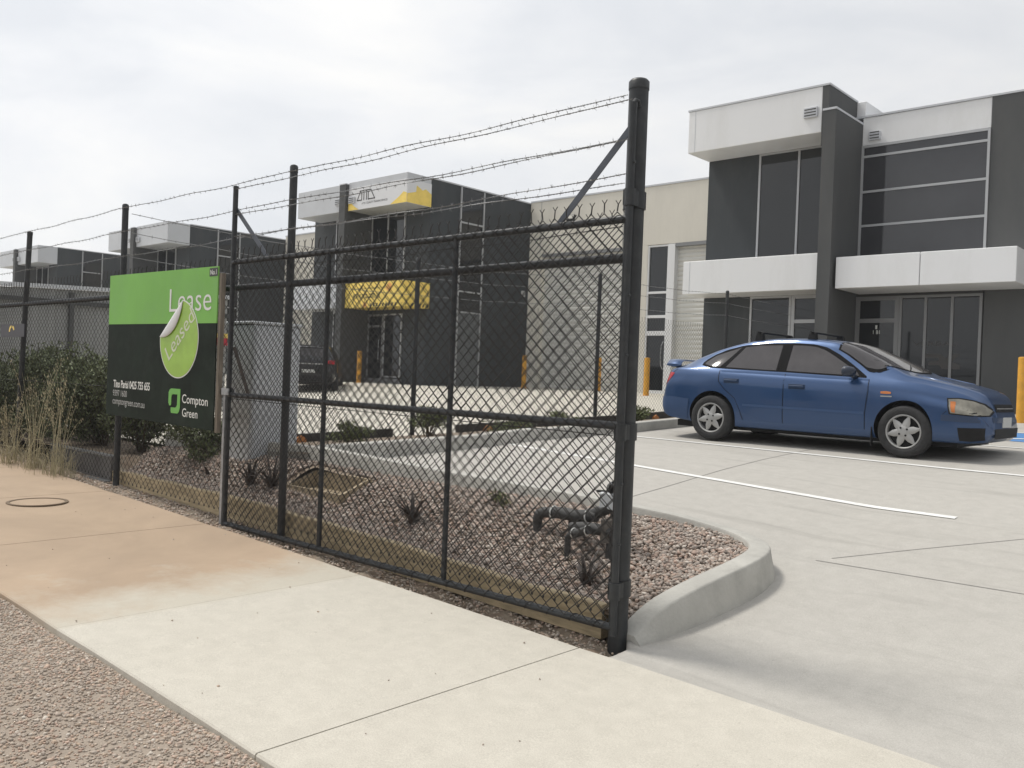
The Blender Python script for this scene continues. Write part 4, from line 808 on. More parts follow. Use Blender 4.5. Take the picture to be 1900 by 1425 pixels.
bcopy(-25.8, 20.1, 1.12, 'leftmost yellow bollard in front of the glass entrance door', (1.05, 1.05, .95)); bcopy(-21.75, 24.6, 1.14, 'yellow bollard against the black side wall', (1.05, 1.05, 1.0)); bcopy(-19.2, 25.8, 1.14, 'yellow bollard in front of the wide white roller door, half behind a fence post', (1.05, 1.05, 1.0)); bcopy(-14.95, 22.5, 1.12, 'yellow bollard just behind the tail of the blue car', (1.05, 1.05, .95))
# ---------------------------------------------------------------- plants
def leaves(name, parent, C, Rr, n, ls, m, up=.25, squash=1.0, hollow=.35):
    """leaf-sized quads through the volume of several ellipsoid clumps"""
    C = np.asarray(C, float); k = RNG.integers(0, len(C), n); d = RNG.normal(0, 1, (n, 3)); d /= np.linalg.norm(d, axis=1)[:, None]; rr = (hollow + (1 - hollow) * RNG.random(n) ** .6)[:, None]
    P = C[k] + d * rr * np.asarray(Rr)[k]
    t = RNG.normal(0, 1, (n, 3)) + d * .6; t[:, 2] += up; t /= np.linalg.norm(t, axis=1)[:, None]; w = np.cross(t, RNG.normal(0, 1, (n, 3))); w /= np.linalg.norm(w, axis=1)[:, None]
    L = (ls * RNG.uniform(.6, 1.4, n))[:, None]; Wd = L * RNG.uniform(.13, .24, n)[:, None]
    V = np.stack([P, P + t * L * .5 + w * Wd, P + t * L, P + t * L * .5 - w * Wd], 1).reshape(-1, 3); F = np.arange(4 * n).reshape(n, 4)
    return npmesh(name, V, F, M[m], parent)
def stems(name, parent, base, tips, r, m, bend=.1):
    mb = MB()
    for tp in tips:
        b = Vector(base) + Vector((random.uniform(-.04, .04), random.uniform(-.04, .04), -.05)); t = Vector(tp); md = (b + t) / 2 + Vector((random.uniform(-bend, bend), random.uniform(-bend, bend), 0)); mb.tube([b, md, t], [r, r * .7, r * .3], 5)
    return mb.build(name, M[m], parent)
def shrub(x, y, z, w, h, n, label, m='leaf', ls=.05, cl=9):
    s = thing('shrub', label, 'shrub', (x, y, z), 'shrubs along the fences'); C = []; Rr = []
    for _ in range(cl):
        a = random.uniform(0, 6.28); q = random.uniform(0, .75) ** .7; hh = random.uniform(.15, .8); C.append((x + w * .62 * q * math.cos(a), y + w * .42 * q * math.sin(a), z + h * hh)); e = random.uniform(.55, 1); Rr.append((w * .36 * e, w * .30 * e, h * .24 * e))
    leaves('foliage', s, C, Rr, n, ls, m); stems('stem', s, (x, y, z), [tuple(np.array(c) + np.array((0, 0, r_[2]))) for c, r_ in zip(C, Rr)], .012, 'stemm'); return s
for k, (x, w, h, lb) in enumerate([(-15.9, 1.5, 1.25, 'broad dark shrub behind the fence at the far left edge'), (-14.4, 1.4, 1.4, 'dark shrub behind the leaning fence post and plaque'), (-13.1, 1.4, 1.42, 'dark shrub behind the tallest dry grass heads'), (-11.9, 1.3, 1.38, 'dark shrub midway between the leaning post and the lease board'), (-10.75, 1.2, 1.30, 'dark shrub touching the left edge of the lease board')]):
    shrub(x, 5.05, .40, w, h, 9500, lb, cl=18, ls=.065)
shrub(-14.6, 4.05, .28, 1.5, 1.15, 7000, 'olive green shrub spilling over the path edge at lower left', 'leaf2', .06, 10)
shrub(-9.3, 5.1, .36, .9, .75, 3500, 'scrubby dark shrub below the left half of the lease board'); shrub(-8.9, 5.5, .5, .7, .5, 2200, 'low ragged shrub below the emblem of the lease board', 'leaf2')
shrub(-8.95, 8.2, .66, .62, .52, 3600, 'round green shrub on the strip seen below the middle gate rail', 'leaf2', .035); shrub(-9.0, 6.9, .62, .5, .30, 1400, 'low spreading shrub on the strip right of the cabinet', 'leaf2', .04)
shrub(-8.6, 9.35, .74, .8, .26, 1700, 'low wide shrub beside the long kerb left of the second gate bar', 'leaf', .04); shrub(-8.7, 10.9, .78, .5, .30, 1100, 'small green shrub at the kerb near the big post', 'leaf2', .045); shrub(-8.5, 12.4, .86, .5, .30, 900, 'grassy tuft shrub behind the rear bumper of the blue car', 'leaf2', .06)
shrub(-8.9, 3.98 + 1.15, .40, .3, .25, 300, 'seedling by the cabinet foot', 'leaf2') if False else None
shrub(-5.0, 5.35, .47, .22, .13, 260, 'tiny weed in the pebbles right of the second gate bar', 'leaf2', .03, 4)
def blades(name, parent, base, n, L, w, spread, m, seedhead=False, droop=.5):
    mb = MB(); x, y, z = base
    for _ in range(n):
        a = random.uniform(0, 6.28); l = L * random.uniform(.55, 1.1); sp = spread * random.uniform(.15, 1); bx_ = x + random.uniform(-.5, .5) * spread * .5; by = y + random.uniform(-.5, .5) * spread * .35
        d = Vector((math.cos(a), math.sin(a) * .6, 0)); pts = [Vector((bx_, by, z - .03)) + d * sp * l * (f ** 1.7) + Vector((0, 0, l * (f - droop * sp * f ** 3 * .7))) for f in (0, .3, .55, .8, 1)]
        mb.tube(pts, [w, w, w * .8, w * .6, w * .25], 3)
        if seedhead and random.random() < .7:
            for q in range(14):
                f = random.uniform(.62, 1.02); p = pts[2].lerp(pts[4], (f - .55) / .45); e = p + Vector((random.gauss(0, .025), random.gauss(0, .02), random.uniform(-.02, .03))); s_ = random.uniform(.006, .012); mb.add([e + Vector((-s_, 0, 0)), e + Vector((0, .003, -s_ * 1.6)), e + Vector((s_, 0, 0)), e + Vector((0, -.003, s_ * 1.6))], [(0, 1, 2, 3)])
    return mb.build(name, M[m], parent)
for x, y, n, L, lb in [(-11.35, 4.02, 22, 1.42, 'tallest clump of dry seeding grass at the path edge'), (-10.72, 4.05, 20, 1.34, 'dry seeding grass clump in front of the retaining panel'), (-11.9, 3.95, 24, .9, 'shorter dry grass clump at the far left of the path edge'), (-12.8, 3.95, 22, .7, 'low dry grass at the left picture edge beside the path')]:
    g = thing('dry_grass', lb, 'grass clump', (x, y, float(vz(x))), 'dry grass clumps at the path edge'); blades('stalks', g, (x, y, float(vz(x))), n, L, .0028, .42, 'straw', True); blades('base_tuft', g, (x, y, float(vz(x))), 90, .36, .002, .8, 'straw'); blades('litter', g, (x + .1, y - .03, float(vz(x))), 14, .9, .0022, 1.25, 'straw', droop=1.0)
def flax(x, y, z, n, L, label, m='flax'):
    f = thing('flax_plant', label, 'flax', (x, y, z), 'withered flax plants in the pebbles'); mb = MB()
    for k in range(n):
        a = random.uniform(0, 6.28); l = L * random.uniform(.5, 1.1); sp = random.uniform(.25, .95); d = Vector((math.cos(a), math.sin(a), 0)); s = d.cross(Vector((0, 0, 1))); w = random.uniform(.010, .020); tw = random.uniform(-.3, .3); V = []
        for i, q in enumerate((0, .25, .5, .75, 1.0)):
            c = Vector((x, y, z - .02)) + d * (sp * l * q ** 1.6 + .01) + Vector((0, 0, l * (q - .55 * sp * q ** 2.6))); ww = w * (1 - q ** 3) + .0008; ss = (s + Vector((0, 0, tw * q))).normalized(); V += [c - ss * ww, c + d * .005 * (1 - q), c + ss * ww]
        F = []
        for i in range(4):
            for j in range(2): F.append((i * 3 + j, i * 3 + j + 1, i * 3 + j + 4, i * 3 + j + 3))
        mb.add(V, F)
    mb.build('blades', M[m], f); return f
flax(-7.42, 4.78, .37, 26, .42, 'withered dark flax near the left end of the gate by the fence post'); flax(-5.45, 4.85, .30, 16, .40, 'withered flax with one broad bent blade in the middle of the bed'); flax(-3.55, 4.72, .16, 20, .34, 'withered flax at the foot of the big post'); flax(-7.75, 4.75, .36, 14, .40, 'withered flax just left of the gate latch bar'); flax(-8.6, 4.78, .36, 8, .22, 'small withered flax under the lease board')
# ---------------------------------------------------------------- blue hatchback
def sm(xs, ys, q, w=.05):
    """interpolation with softened corners"""
    q = np.asarray(q, float); return sum(np.interp(q + o * w, xs, ys) * c for o, c in zip((-1, -.5, 0, .5, 1), (.1, .2, .4, .2, .1)))
U_ZT = ([0, .03, .08, .13, .17, .22, .36, .60, .85, 1.1, 1.35, 1.65, 2.0, 2.3, 2.52, 2.70, 3.0, 3.44, 3.6, 3.9, 4.15, 4.32, 4.42, 4.47, 4.52], [.62, .66, .72, .90, .985, 1.0, 1.03, 1.15, 1.255, 1.335, 1.39, 1.42, 1.425, 1.41, 1.385, 1.335, 1.20, .985, .955, .905, .858, .81, .755, .66, .50])
U_ZB = ([0, .04, .1, .14, .2, .36, .6, 1.0, 2.0, 3.0, 3.4, 3.7, 4.0, 4.2, 4.36, 4.46, 4.52], [.52, .58, .68, .84, .935, .965, .965, .96, .935, .905, .885, .85, .795, .745, .675, .57, .44])
U_HS = ([0, .1, .25, .5, .9, 1.5, 3.0, 3.5, 3.9, 4.15, 4.35, 4.45, 4.52], [.60, .70, .765, .80, .82, .825, .825, .81, .78, .745, .68, .60, .47])
U_HM = ([0, .06, .15, .35, .7, 1.2, 3.2, 3.8, 4.1, 4.3, 4.42, 4.49, 4.52], [.58, .70, .78, .83, .855, .86, .86, .855, .83, .785, .70, .60, .52])
U_ZBT = ([0, .05, .3, .6, 1.3, 3.2, 3.9, 4.2, 4.45, 4.52], [.40, .30, .25, .22, .19, .19, .20, .20, .22, .30])
U_HR = ([0, .2, .36, .7, 1.1, 1.6, 2.3, 2.6, 3.0, 3.44, 3.7, 4.1, 4.4, 4.52], [.50, .60, .60, .575, .56, .565, .565, .57, .62, .70, .68, .60, .48, .38])
U_CR = ([0, .36, .8, 1.3, 2.4, 2.8, 3.3, 3.5, 4.2, 4.52], [.015, .02, .03, .045, .045, .04, .03, .025, .02, .015])
def cp(u):
    zt, zb, hs, hm, zo, hr, cr = (sm(*T, u) for T in (U_ZT, U_ZB, U_HS, U_HM, U_ZBT, U_HR, U_CR))
    zb = np.minimum(zb, zt - .03); zr = np.maximum(zt - cr, zb + .012); o = np.zeros_like(u); hb = hm - .05
    zm = zo + (zb - zo) * .52
    pts = [(o, zo), (hb * .6, zo), (hb - .06, zo + .005), (hb, zo + .04), (hm - .012, zo + (zm - zo) * .45), (hm, zm), (hm + .002, zm + (zb - .105 - zm) * .6), (np.minimum(hs + .033, hm + .001), zb - .120), (np.minimum(hs + .018, hm - .008), zb - .066), (hs - .022, zb), (hs - .03 + (hr - hs + .03) * .30, zb + (zr - zb) * .34), (hs - .03 + (hr - hs + .03) * .70, zb + (zr - zb) * .72), (hr + .012, zr - (zr - zb) * .06), (hr - .05, zr + cr * .35), (hr * .55, zr + cr * .82), (o, zt)]
    return np.stack([np.stack(p, 1) for p in pts], 1)      # nu, 16, 2
def cat(P, sub):
    """Catmull-Rom along axis 1"""
    n = P.shape[1]; out = []
    for k in range(n - 1):
        p0 = P[:, max(k - 1, 0)]; p1 = P[:, k]; p2 = P[:, k + 1]; p3 = P[:, min(k + 2, n - 1)]
        for j in range(sub):
            t = j / sub; out.append(.5 * (2 * p1 + (p2 - p0) * t + (2 * p0 - 5 * p1 + 4 * p2 - p3) * t * t + (3 * p1 - p0 - 3 * p2 + p3) * t ** 3))
    out.append(P[:, -1]); return np.stack(out, 1)
UU = np.unique(np.r_[np.linspace(.0, .4, 34), np.linspace(.4, 4.0, 100), np.linspace(4.0, 4.52, 36)])
PR = cat(cp(UU), 4)                                             # nu, nt, 2 (half width, height)
def side_y(u, z):
    """half width of the body at station u and height z"""
    p = cat(cp(np.array([float(u)])), 6)[0]; k0 = 18; hz = p[k0:, 1]; hy = p[k0:, 0]; k = int(np.argmax(hz >= z - 1e-6)) if hz.max() >= z else len(hz) - 1
    if k == 0: return float(hy[0])
    f = (z - hz[k - 1]) / max(hz[k] - hz[k - 1], 1e-6); return float(hy[k - 1] + (hy[k] - hy[k - 1]) * f)
CARR = thing('parked_car', 'blue five door hatchback with roof bars and rear wing parked facing right', 'car')
nu, ntt = PR.shape[:2]
left = np.stack([np.repeat(UU[:, None], ntt, 1), -PR[:, :, 0], PR[:, :, 1]], 2); right = left[:, ::-1].copy(); right[:, :, 1] *= -1
ringv = np.concatenate([left, right[:, 1:-1]], 1); nr = ringv.shape[1]
V = ringv.reshape(-1, 3); F = [(k * nr + j, k * nr + (j + 1) % nr, (k + 1) * nr + (j + 1) % nr, (k + 1) * nr + j) for k in range(nu - 1) for j in range(nr)]
F += [tuple(range(nr))[::-1], tuple((nu - 1) * nr + j for j in range(nr))]
body = npmesh('body', V, F, [M['car'], M['plastic']], CARR, smooth=True)
# wheel wells cut out of the shell
WX = (.935, 3.47); WZ = .30
cm = MB()
for x in WX:
    for s in (-1, 1): cm.lathe((x, s * .98, WZ + .015), (0, -s, 0), [(.001, 0), (.352, 0), (.352, .36), (.001, .36)], 40, 1)
cut = cm.build('cutter', [M['car'], M['plastic']]); 
for o_ in (cut,):
    import bmesh
    bm = bmesh.new(); bm.from_mesh(o_.data); bmesh.ops.remove_doubles(bm, verts=bm.verts, dist=1e-5); bmesh.ops.recalc_face_normals(bm, faces=bm.faces); bm.to_mesh(o_.data); bm.free()
bm = bmesh.new(); bm.from_mesh(body.data); bmesh.ops.recalc_face_normals(bm, faces=bm.faces); bm.to_mesh(body.data); bm.free()
bo = body.modifiers.new('wells', 'BOOLEAN'); bo.object = cut; bo.operation = 'DIFFERENCE'; bo.solver = 'EXACT'; bo.material_mode = 'INDEX'
dg = bpy.context.evaluated_depsgraph_get(); dg.update(); nm = bpy.data.meshes.new_from_object(body.evaluated_get(dg))
body.modifiers.clear(); body.data = nm; bpy.data.objects.remove(cut)
for p in body.data.polygons: p.use_smooth = True
body.data.set_sharp_from_angle(angle=rad(38))
M['pillar'] = mat('pillar_black', (.011, .011, .012), .8, spec=.08)
M['handle'] = mat('handle_blue', (.018, .04, .09), .6, spec=.3)
def panel(name, poly, m, parent, off=.004, sides=(-1,), thick=0.0, n=26, mi=0, rows=7):
    """a panel on the body side: poly is (lower curve, upper curve) as lists of (u, z)"""
    lo, up = [np.array(c, float) for c in poly]; mb = MB()
    us = np.linspace(max(lo[0, 0], up[0, 0]) if False else min(lo[0, 0], up[0, 0]), max(lo[-1, 0], up[-1, 0]), n)
    for s in sides:
        V = []
        for q in np.linspace(0, 1, n):
            a = np.array([np.interp(q, np.linspace(0, 1, len(lo)), lo[:, i]) for i in (0, 1)]); b = np.array([np.interp(q, np.linspace(0, 1, len(up)), up[:, i]) for i in (0, 1)])
            for r in np.linspace(0, 1, rows): c = a + (b - a) * r; V.append((c[0], s * (side_y(c[0], c[1]) + off), c[1]))
        F = [(k * rows + j, (k + 1) * rows + j, (k + 1) * rows + j + 1, k * rows + j + 1) for k in range(n - 1) for j in range(rows - 1)]
        if s > 0: F = [f[::-1] for f in F]
        mb.add(V, F)
    return mb.build(name, m, parent, smooth=True)
def seam(mb, pts, w=.006, off=.003, s=-1):
    P = []
    for a, b in zip(pts[:-1], pts[1:]):
        for q in np.linspace(0, 1, 9)[:-1]: P.append((a[0] + (b[0] - a[0]) * q, a[1] + (b[1] - a[1]) * q))
    P.append(pts[-1]); P = np.array(P); T = np.gradient(P, axis=0); T /= np.linalg.norm(T, axis=1)[:, None]; Nn = np.stack([-T[:, 1], T[:, 0]], 1) * w / 2; V = []
    for p, n_ in zip(P, Nn):
        for e in (-1, 1): c = p + n_ * e; V.append((c[0], s * (side_y(c[0], c[1]) + off), c[1]))
    mb.add(V, [(2 * k, 2 * k + 1, 2 * k + 3, 2 * k + 2) if s > 0 else (2 * k, 2 * k + 2, 2 * k + 3, 2 * k + 1) for k in range(len(P) - 1)])
for s in (-1, 1):
    # black surround of the side glass, then each pane
    panel('window_surround', ([(.70, 1.015), (.85, .982), (1.2, .972), (2.0, .952), (2.6, .930), (2.99, .915)], [(.705, 1.055), (.745, 1.10), (.84, 1.165), (1.0, 1.235), (1.25, 1.302), (1.6, 1.332), (2.0, 1.338), (2.25, 1.325), (2.42, 1.285), (2.6, 1.195), (2.8, 1.068), (2.99, .935)]), M['pillar'], CARR, .003, (s,), n=44)
    panel('quarter_window', ([(.745, 1.03), (.84, 1.008), (1.00, 1.0)], [(.75, 1.06), (.87, 1.155), (1.225, 1.272)]), M['autoglass'], CARR, .0055, (s,), n=16)
    d = panel('rear_door', ([(1.36, .42), (1.7, .30), (1.955, .295)], [(1.03, .955), (1.5, .945), (1.955, .934)]), M['car'], CARR, .0035, (s,), n=20)
    panel('window', ([(1.085, .995), (1.5, .980), (1.82, .972)], [(1.285, 1.275), (1.5, 1.300), (1.82, 1.308)]), M['autoglass'], d, .0058, (s,), n=16)
    hd = MB(); hx, hz = 1.22, .815; yy = side_y(hx, hz); hd.box(hx - .10, hx + .10, min(s * (yy + .012), s * (yy + .034)), max(s * (yy + .012), s * (yy + .034)), hz - .018, hz + .014, 1, .008); hd.box(hx - .11, hx + .11, min(s * yy, s * (yy + .008)), max(s * yy, s * (yy + .008)), hz - .035, hz + .028, 1, .003); hd.build('handle', [M['car'], M['handle']], d)
    mb = MB(); seam(mb, [(1.962, .29), (1.962, .932)], .007, .002, s); seam(mb, [(1.02, .955), (1.03, .80), (1.12, .70), (1.28, .58), (1.36, .42), (1.40, .30)], .007, .0045, s); mb.build('door_seam', M['plastic'], d)
    d = panel('front_door', ([(1.968, .295), (2.5, .29), (3.00, .295)], [(1.968, .934), (2.5, .922), (3.03, .902)]), M['car'], CARR, .0035, (s,), n=24)
    panel('window', ([(1.960, .970), (2.4, .955), (2.90, .937)], [(1.960, 1.308), (2.12, 1.306), (2.27, 1.292), (2.40, 1.25), (2.54, 1.175), (2.70, 1.08), (2.86, .985)]), M['autoglass'], d, .0058, (s,), n=26)
    hd = MB(); hx, hz = 2.14, .775; yy = side_y(hx, hz); hd.box(hx - .10, hx + .10, min(s * (yy + .012), s * (yy + .034)), max(s * (yy + .012), s * (yy + .034)), hz - .018, hz + .014, 1, .008); hd.box(hx - .11, hx + .11, min(s * yy, s * (yy + .008)), max(s * yy, s * (yy + .008)), hz - .035, hz + .028, 1, .003); hd.build('handle', [M['car'], M['handle']], d)
    mb = MB(); seam(mb, [(3.03, .90), (3.04, .75), (3.01, .5), (3.01, .29)], .007, .0045, s); mb.build('door_seam', M['plastic'], d)
    panel('side_moulding', ([(1.40, .485), (2.2, .48), (3.0, .475)], [(1.40, .515), (2.2, .51), (3.0, .505)]), mat('moulding_blue', (.028, .07, .17), .45), CARR, .012, (s,), n=20, rows=3)
    # mirror
    mb = MB(); y0 = side_y(2.86, .93); C = Vector((2.83, s * (y0 + .13), .985)); rg_ = []
    for k, (xx, sc_) in enumerate([(-.07, .80), (-.055, .98), (-.02, 1.0), (.03, .85), (.065, .5), (.075, .1)]):
        rg_.append([(C.x + xx, C.y + .095 * sc_ * np.sign(math.cos(t)) * abs(math.cos(t)) ** .7, C.z + .065 * sc_ * np.sign(math.sin(t)) * abs(math.sin(t)) ** .7) for t in np.linspace(0, 2 * math.pi, 20, endpoint=False)])
    V = [p for g in rg_ for p in g]; mb.add(V, [(k * 20 + j, k * 20 + (j + 1) % 20, (k + 1) * 20 + (j + 1) % 20, (k + 1) * 20 + j) for k in range(5) for j in range(20)] + [tuple(range(20))]); mb.tube([(2.86, s * (y0 - .02), .915), (2.85, s * (y0 + .06), .93), (2.84, s * (y0 + .10), .955)], [.03, .028, .025], 10); mb.build('side_mirror', mat('mirror_shell', (.018, .026, .045), .35), CARR, smooth=True)
    # lamps
    lo = [(4.05, .548), (4.2, .540), (4.36, .534), (4.462, .538)]; up = [(4.00, .705), (4.13, .712), (4.30, .690), (4.40, .655), (4.475, .590)]
    h = panel('headlight', (lo, up), M['lens'], CARR, .010, (s,), n=18); panel('indicator', ([(4.065, .56), (4.085, .558), (4.11, .556)], [(4.03, .68), (4.06, .682), (4.095, .68)]), M['amber'], h, .014, (s,), n=6)
    panel('lamp_rim', ([(4.03, .534), (4.2, .526), (4.36, .520), (4.475, .524)], [(3.98, .718), (4.13, .726), (4.30, .704), (4.41, .668), (4.49, .590)]), M['plastic'], CARR, .006, (s,), n=18)
    t = panel('tail_light', ([(.085, .70), (.13, .72), (.20, .78), (.27, .85)], [(.135, .895), (.18, .905), (.24, .905), (.30, .895)]), M['redlens'], CARR, .005, (s,), n=10); panel('reverse_lens', ([(.105, .755), (.13, .765), (.16, .79)], [(.12, .82), (.145, .83), (.18, .835)]), M['ad_white'], t, .009, (s,), n=6)
    panel('side_repeater', ([(3.19, .735), (3.25, .732), (3.31, .735)], [(3.19, .760), (3.25, .766), (3.31, .758)]), M['amber'], CARR, .012, (s,), n=8, rows=4)
    panel('badge', ([(3.19, .697), (3.32, .697)], [(3.19, .711), (3.32, .711)]), M['rim'], CARR, .005, (s,), n=12, rows=2)
    panel('bumper_moulding', ([(3.93, .455), (4.2, .452), (4.40, .450)], [(3.93, .525), (4.2, .520), (4.40, .515)]), mat('bumper_strip', (.022, .045, .10), .4), CARR, .006, (s,), n=14, rows=3)
    panel('bumper_intake', ([(4.16, .235), (4.3, .235), (4.44, .255)], [(4.14, .385), (4.3, .39), (4.45, .395)]), M['plastic'], CARR, .004, (s,), n=12, rows=4)
    panel('rear_bumper', ([(.055, .33), (.25, .27), (.545, .25)], [(.02, .545), (.25, .565), (.575, .545)]), mat('bumper_blue', (.026, .062, .15), .5), CARR, .010, (s,), n=16)
    mb = MB(); seam(mb, [(.27, .90), (.33, .955)], .006, .003, s); seam(mb, [(3.95, .53), (4.0, .57)], .006, .003, s); mb.build('panel_gap', M['plastic'], CARR)
    fl = MB(); x = WX[1] - .37; fl.box(x - .012, x, s * .80 if s > 0 else -.85, s * .85 if s > 0 else -.80, .10, .33); fl.build('mud_flap', M['plastic'], CARR)
# screens laid on the shell
def screen(name, u0, u1, f0, f1, m, off=.004, n=22, rows=20):
    us = np.linspace(u0, u1, n); P = cat(cp(us), 6); k0 = 12 * 6 + 1; V = []
    for i in range(n):
        q = P[i, k0:]; f = f0 + (f1 - f0) * i / (n - 1); yy = np.linspace(-1, 1, rows); hw = q[0, 0] * f; order = np.argsort(q[:, 0]); z = np.interp(np.abs(yy) * hw, q[order, 0], q[order, 1])
        for a, b in zip(yy * hw, z): V.append((us[i] , a, b + off))
    F = [(k * rows + j, (k + 1) * rows + j, (k + 1) * rows + j + 1, k * rows + j + 1) for k in range(n - 1) for j in range(rows - 1)]
    return npmesh(name, V, F, m, CARR, smooth=True)
DLO = np.array([(2.25, 1.325), (2.42, 1.285), (2.6, 1.195), (2.8, 1.068), (2.99, .935), (3.06, .915)])
def windscreen(name, m, inset, off, n=34, rows=27):
    us = np.linspace(2.56 + inset, 3.425 - inset, n); V = []
    for u in us:
        p = cat(cp(np.array([u])), 8)[0][9 * 8:]; y, z = p[:, 0], p[:, 1]
        zl_ = np.interp(u - .085 - inset, DLO[:, 0], DLO[:, 1]) if u < 3.08 else -1
        vmax = .745 - inset if u < 3.08 else (.745 - inset) * math.sqrt(max(1 - ((u - 3.08) / (.36 - inset)) ** 2, .0))
        ok = (z >= zl_) & (y <= vmax + 1e-6)
        if not ok.any(): ok[-1] = True
        yl = y[ok].max() if zl_ < 0 else float(np.interp(zl_, z, y)) if z[0] < zl_ < z[-1] else y[ok].max()
        yl = min(yl, vmax); o_ = np.argsort(y)
        yy = np.linspace(-yl, yl, rows); zz = np.interp(np.abs(yy), y[o_], z[o_])
        for a, b in zip(yy, zz): V.append((u, a + np.sign(a) * off * .7 * (abs(a) / .7), b + off))
    return npmesh(name, V, [(k * rows + j, (k + 1) * rows + j, (k + 1) * rows + j + 1, k * rows + j + 1) for k in range(n - 1) for j in range(rows - 1)], m, CARR, smooth=True)
windscreen('windscreen_edge', M['pillar'], 0, .003); windscreen('windscreen', M['autoglass'], .028, .008)
screen('rear_window', .42, 1.16, .92, .93, M['autoglass'], .005)
for y in (-.35, .12): mb = MB(); mb.tube([(3.36, y - .02, 1.025), (3.30, y + .18, 1.062), (3.20, y + .45, 1.105)], .008, 6); mb.build('wiper', M['plastic'], CARR)
for y in (-.52, -.34, .34, .52): mb = MB(); mb.tube([(3.5, y, float(np.interp(3.5, UU, PR[:, -1, 1])) - .012), (3.9, y * .93, .885), (4.25, y * .82, .785)], [.012, .018, .010], 8); mb.build('bonnet_crease', M['car'], CARR, smooth=True)
mb = MB(); V = []
g_ = None
def nose_x(v, z):
    a, b = 3.6, 4.52
    for _ in range(16):
        m_ = (a + b) / 2
        if side_y(m_, z) > abs(v) and z < float(sm(*U_ZT, m_)): a = m_
        else: b = m_
    return a
def nose_panel(name, v0, v1, lo, hi, m, parent, off=.006, n=17):
    V = []; rows = 4
    for k in range(n):
        v = v0 + (v1 - v0) * k / (n - 1)
        for r in range(rows): z = lo + (hi - lo) * r / (rows - 1); V.append((nose_x(v, z) + off, v, z))
    F = [(k * rows + j, (k + 1) * rows + j, (k + 1) * rows + j + 1, k * rows + j + 1) for k in range(n - 1) for j in range(rows - 1)]
    return npmesh(name, V, F, m, parent, smooth=True)
g_ = nose_panel('grille', -.40, .40, .575, .665, M['plastic'], CARR); nose_panel('grille_bar', -.36, .36, .612, .622, M['rim'], g_, .012); nose_panel('lower_grille', -.50, .50, .27, .385, M['plastic'], CARR); nose_panel('bumper_strip', -.52, .52, .455, .515, bpy.data.materials['bumper_strip'], CARR)
mb = MB(); xx = nose_x(0, .46); mb.box(xx - .03, xx + .012, -.19, .19, .395, .515, 0, .005); mb.build('number_plate', M['plate'], CARR)
# rear wing
mb = MB(); V = []; n = 25
for k in range(n):
    q = -1 + 2 * k / (n - 1); y = q * .66; lift = 1 - max(0, abs(q) - .86) / .14; z = .995 + .070 * lift ** .6; c = .05 + .06 * (1 - q * q)
    prof = [(.06, .010), (.08, .030), (.20, .032), (.29, .016), (.30, .004), (.20, -.006), (.10, -.004)]
    for (a, b) in prof: V.append((a - .02 + .03 * q * q, y, z + b * (1.0)))
F = [(k * 7 + j, (k + 1) * 7 + j, (k + 1) * 7 + (j + 1) % 7, k * 7 + (j + 1) % 7) for k in range(n - 1) for j in range(7)] + [tuple(range(7))[::-1], tuple((n - 1) * 7 + j for j in range(7))]
mb.add(V, F)
for s in (-1, 1): mb.box(.12, .28, s * .60 - .03, s * .60 + .03, .98, 1.06, 0, .012)
smoothify(mb.build('rear_wing', M['car'], CARR), 50)
# roof bars
for x0 in (1.42, 2.16):
    mb = MB()
    for s in (-1, 1):
        y = s * (float(np.interp(x0, UU, PR[:, 52, 0])) + .0); zt = side_z = 1.345
        for (dx, ww) in ((-.075, .05),): mb.add([(x0 - .07, y - s * .02, zt), (x0 + .045, y - s * .02, zt), (x0 + .03, y - s * .03, zt + .13), (x0 - .05, y - s * .03, zt + .13), (x0 - .07, y - s * .10, zt + .03), (x0 + .045, y - s * .10, zt + .03), (x0 + .03, y - s * .10, zt + .145), (x0 - .05, y - s * .10, zt + .145)], [(0, 1, 2, 3), (7, 6, 5, 4), (0, 4, 5, 1), (1, 5, 6, 2), (2, 6, 7, 3), (3, 7, 4, 0)])
    mb.tube([(x0 - .01, -.52, 1.485), (x0 - .01, .52, 1.485)], .014, 8); mb.build('roof_bar', M['plastic'], CARR)
mb = MB(); mb.tube([(.38, .62, 1.0), (.30, .60, 1.02), (.25, .55, 1.10), (.22, .50, 1.16)], .004, 5); mb.build('aerial', M['plastic'], CARR)
mb = MB(); mb.box(.3, 4.1, -.66, .66, .15, .24); mb.tube([(.10, .45, .24), (.5, .45, .24)], .03, 8); mb.build('underbody', M['plastic'], CARR)
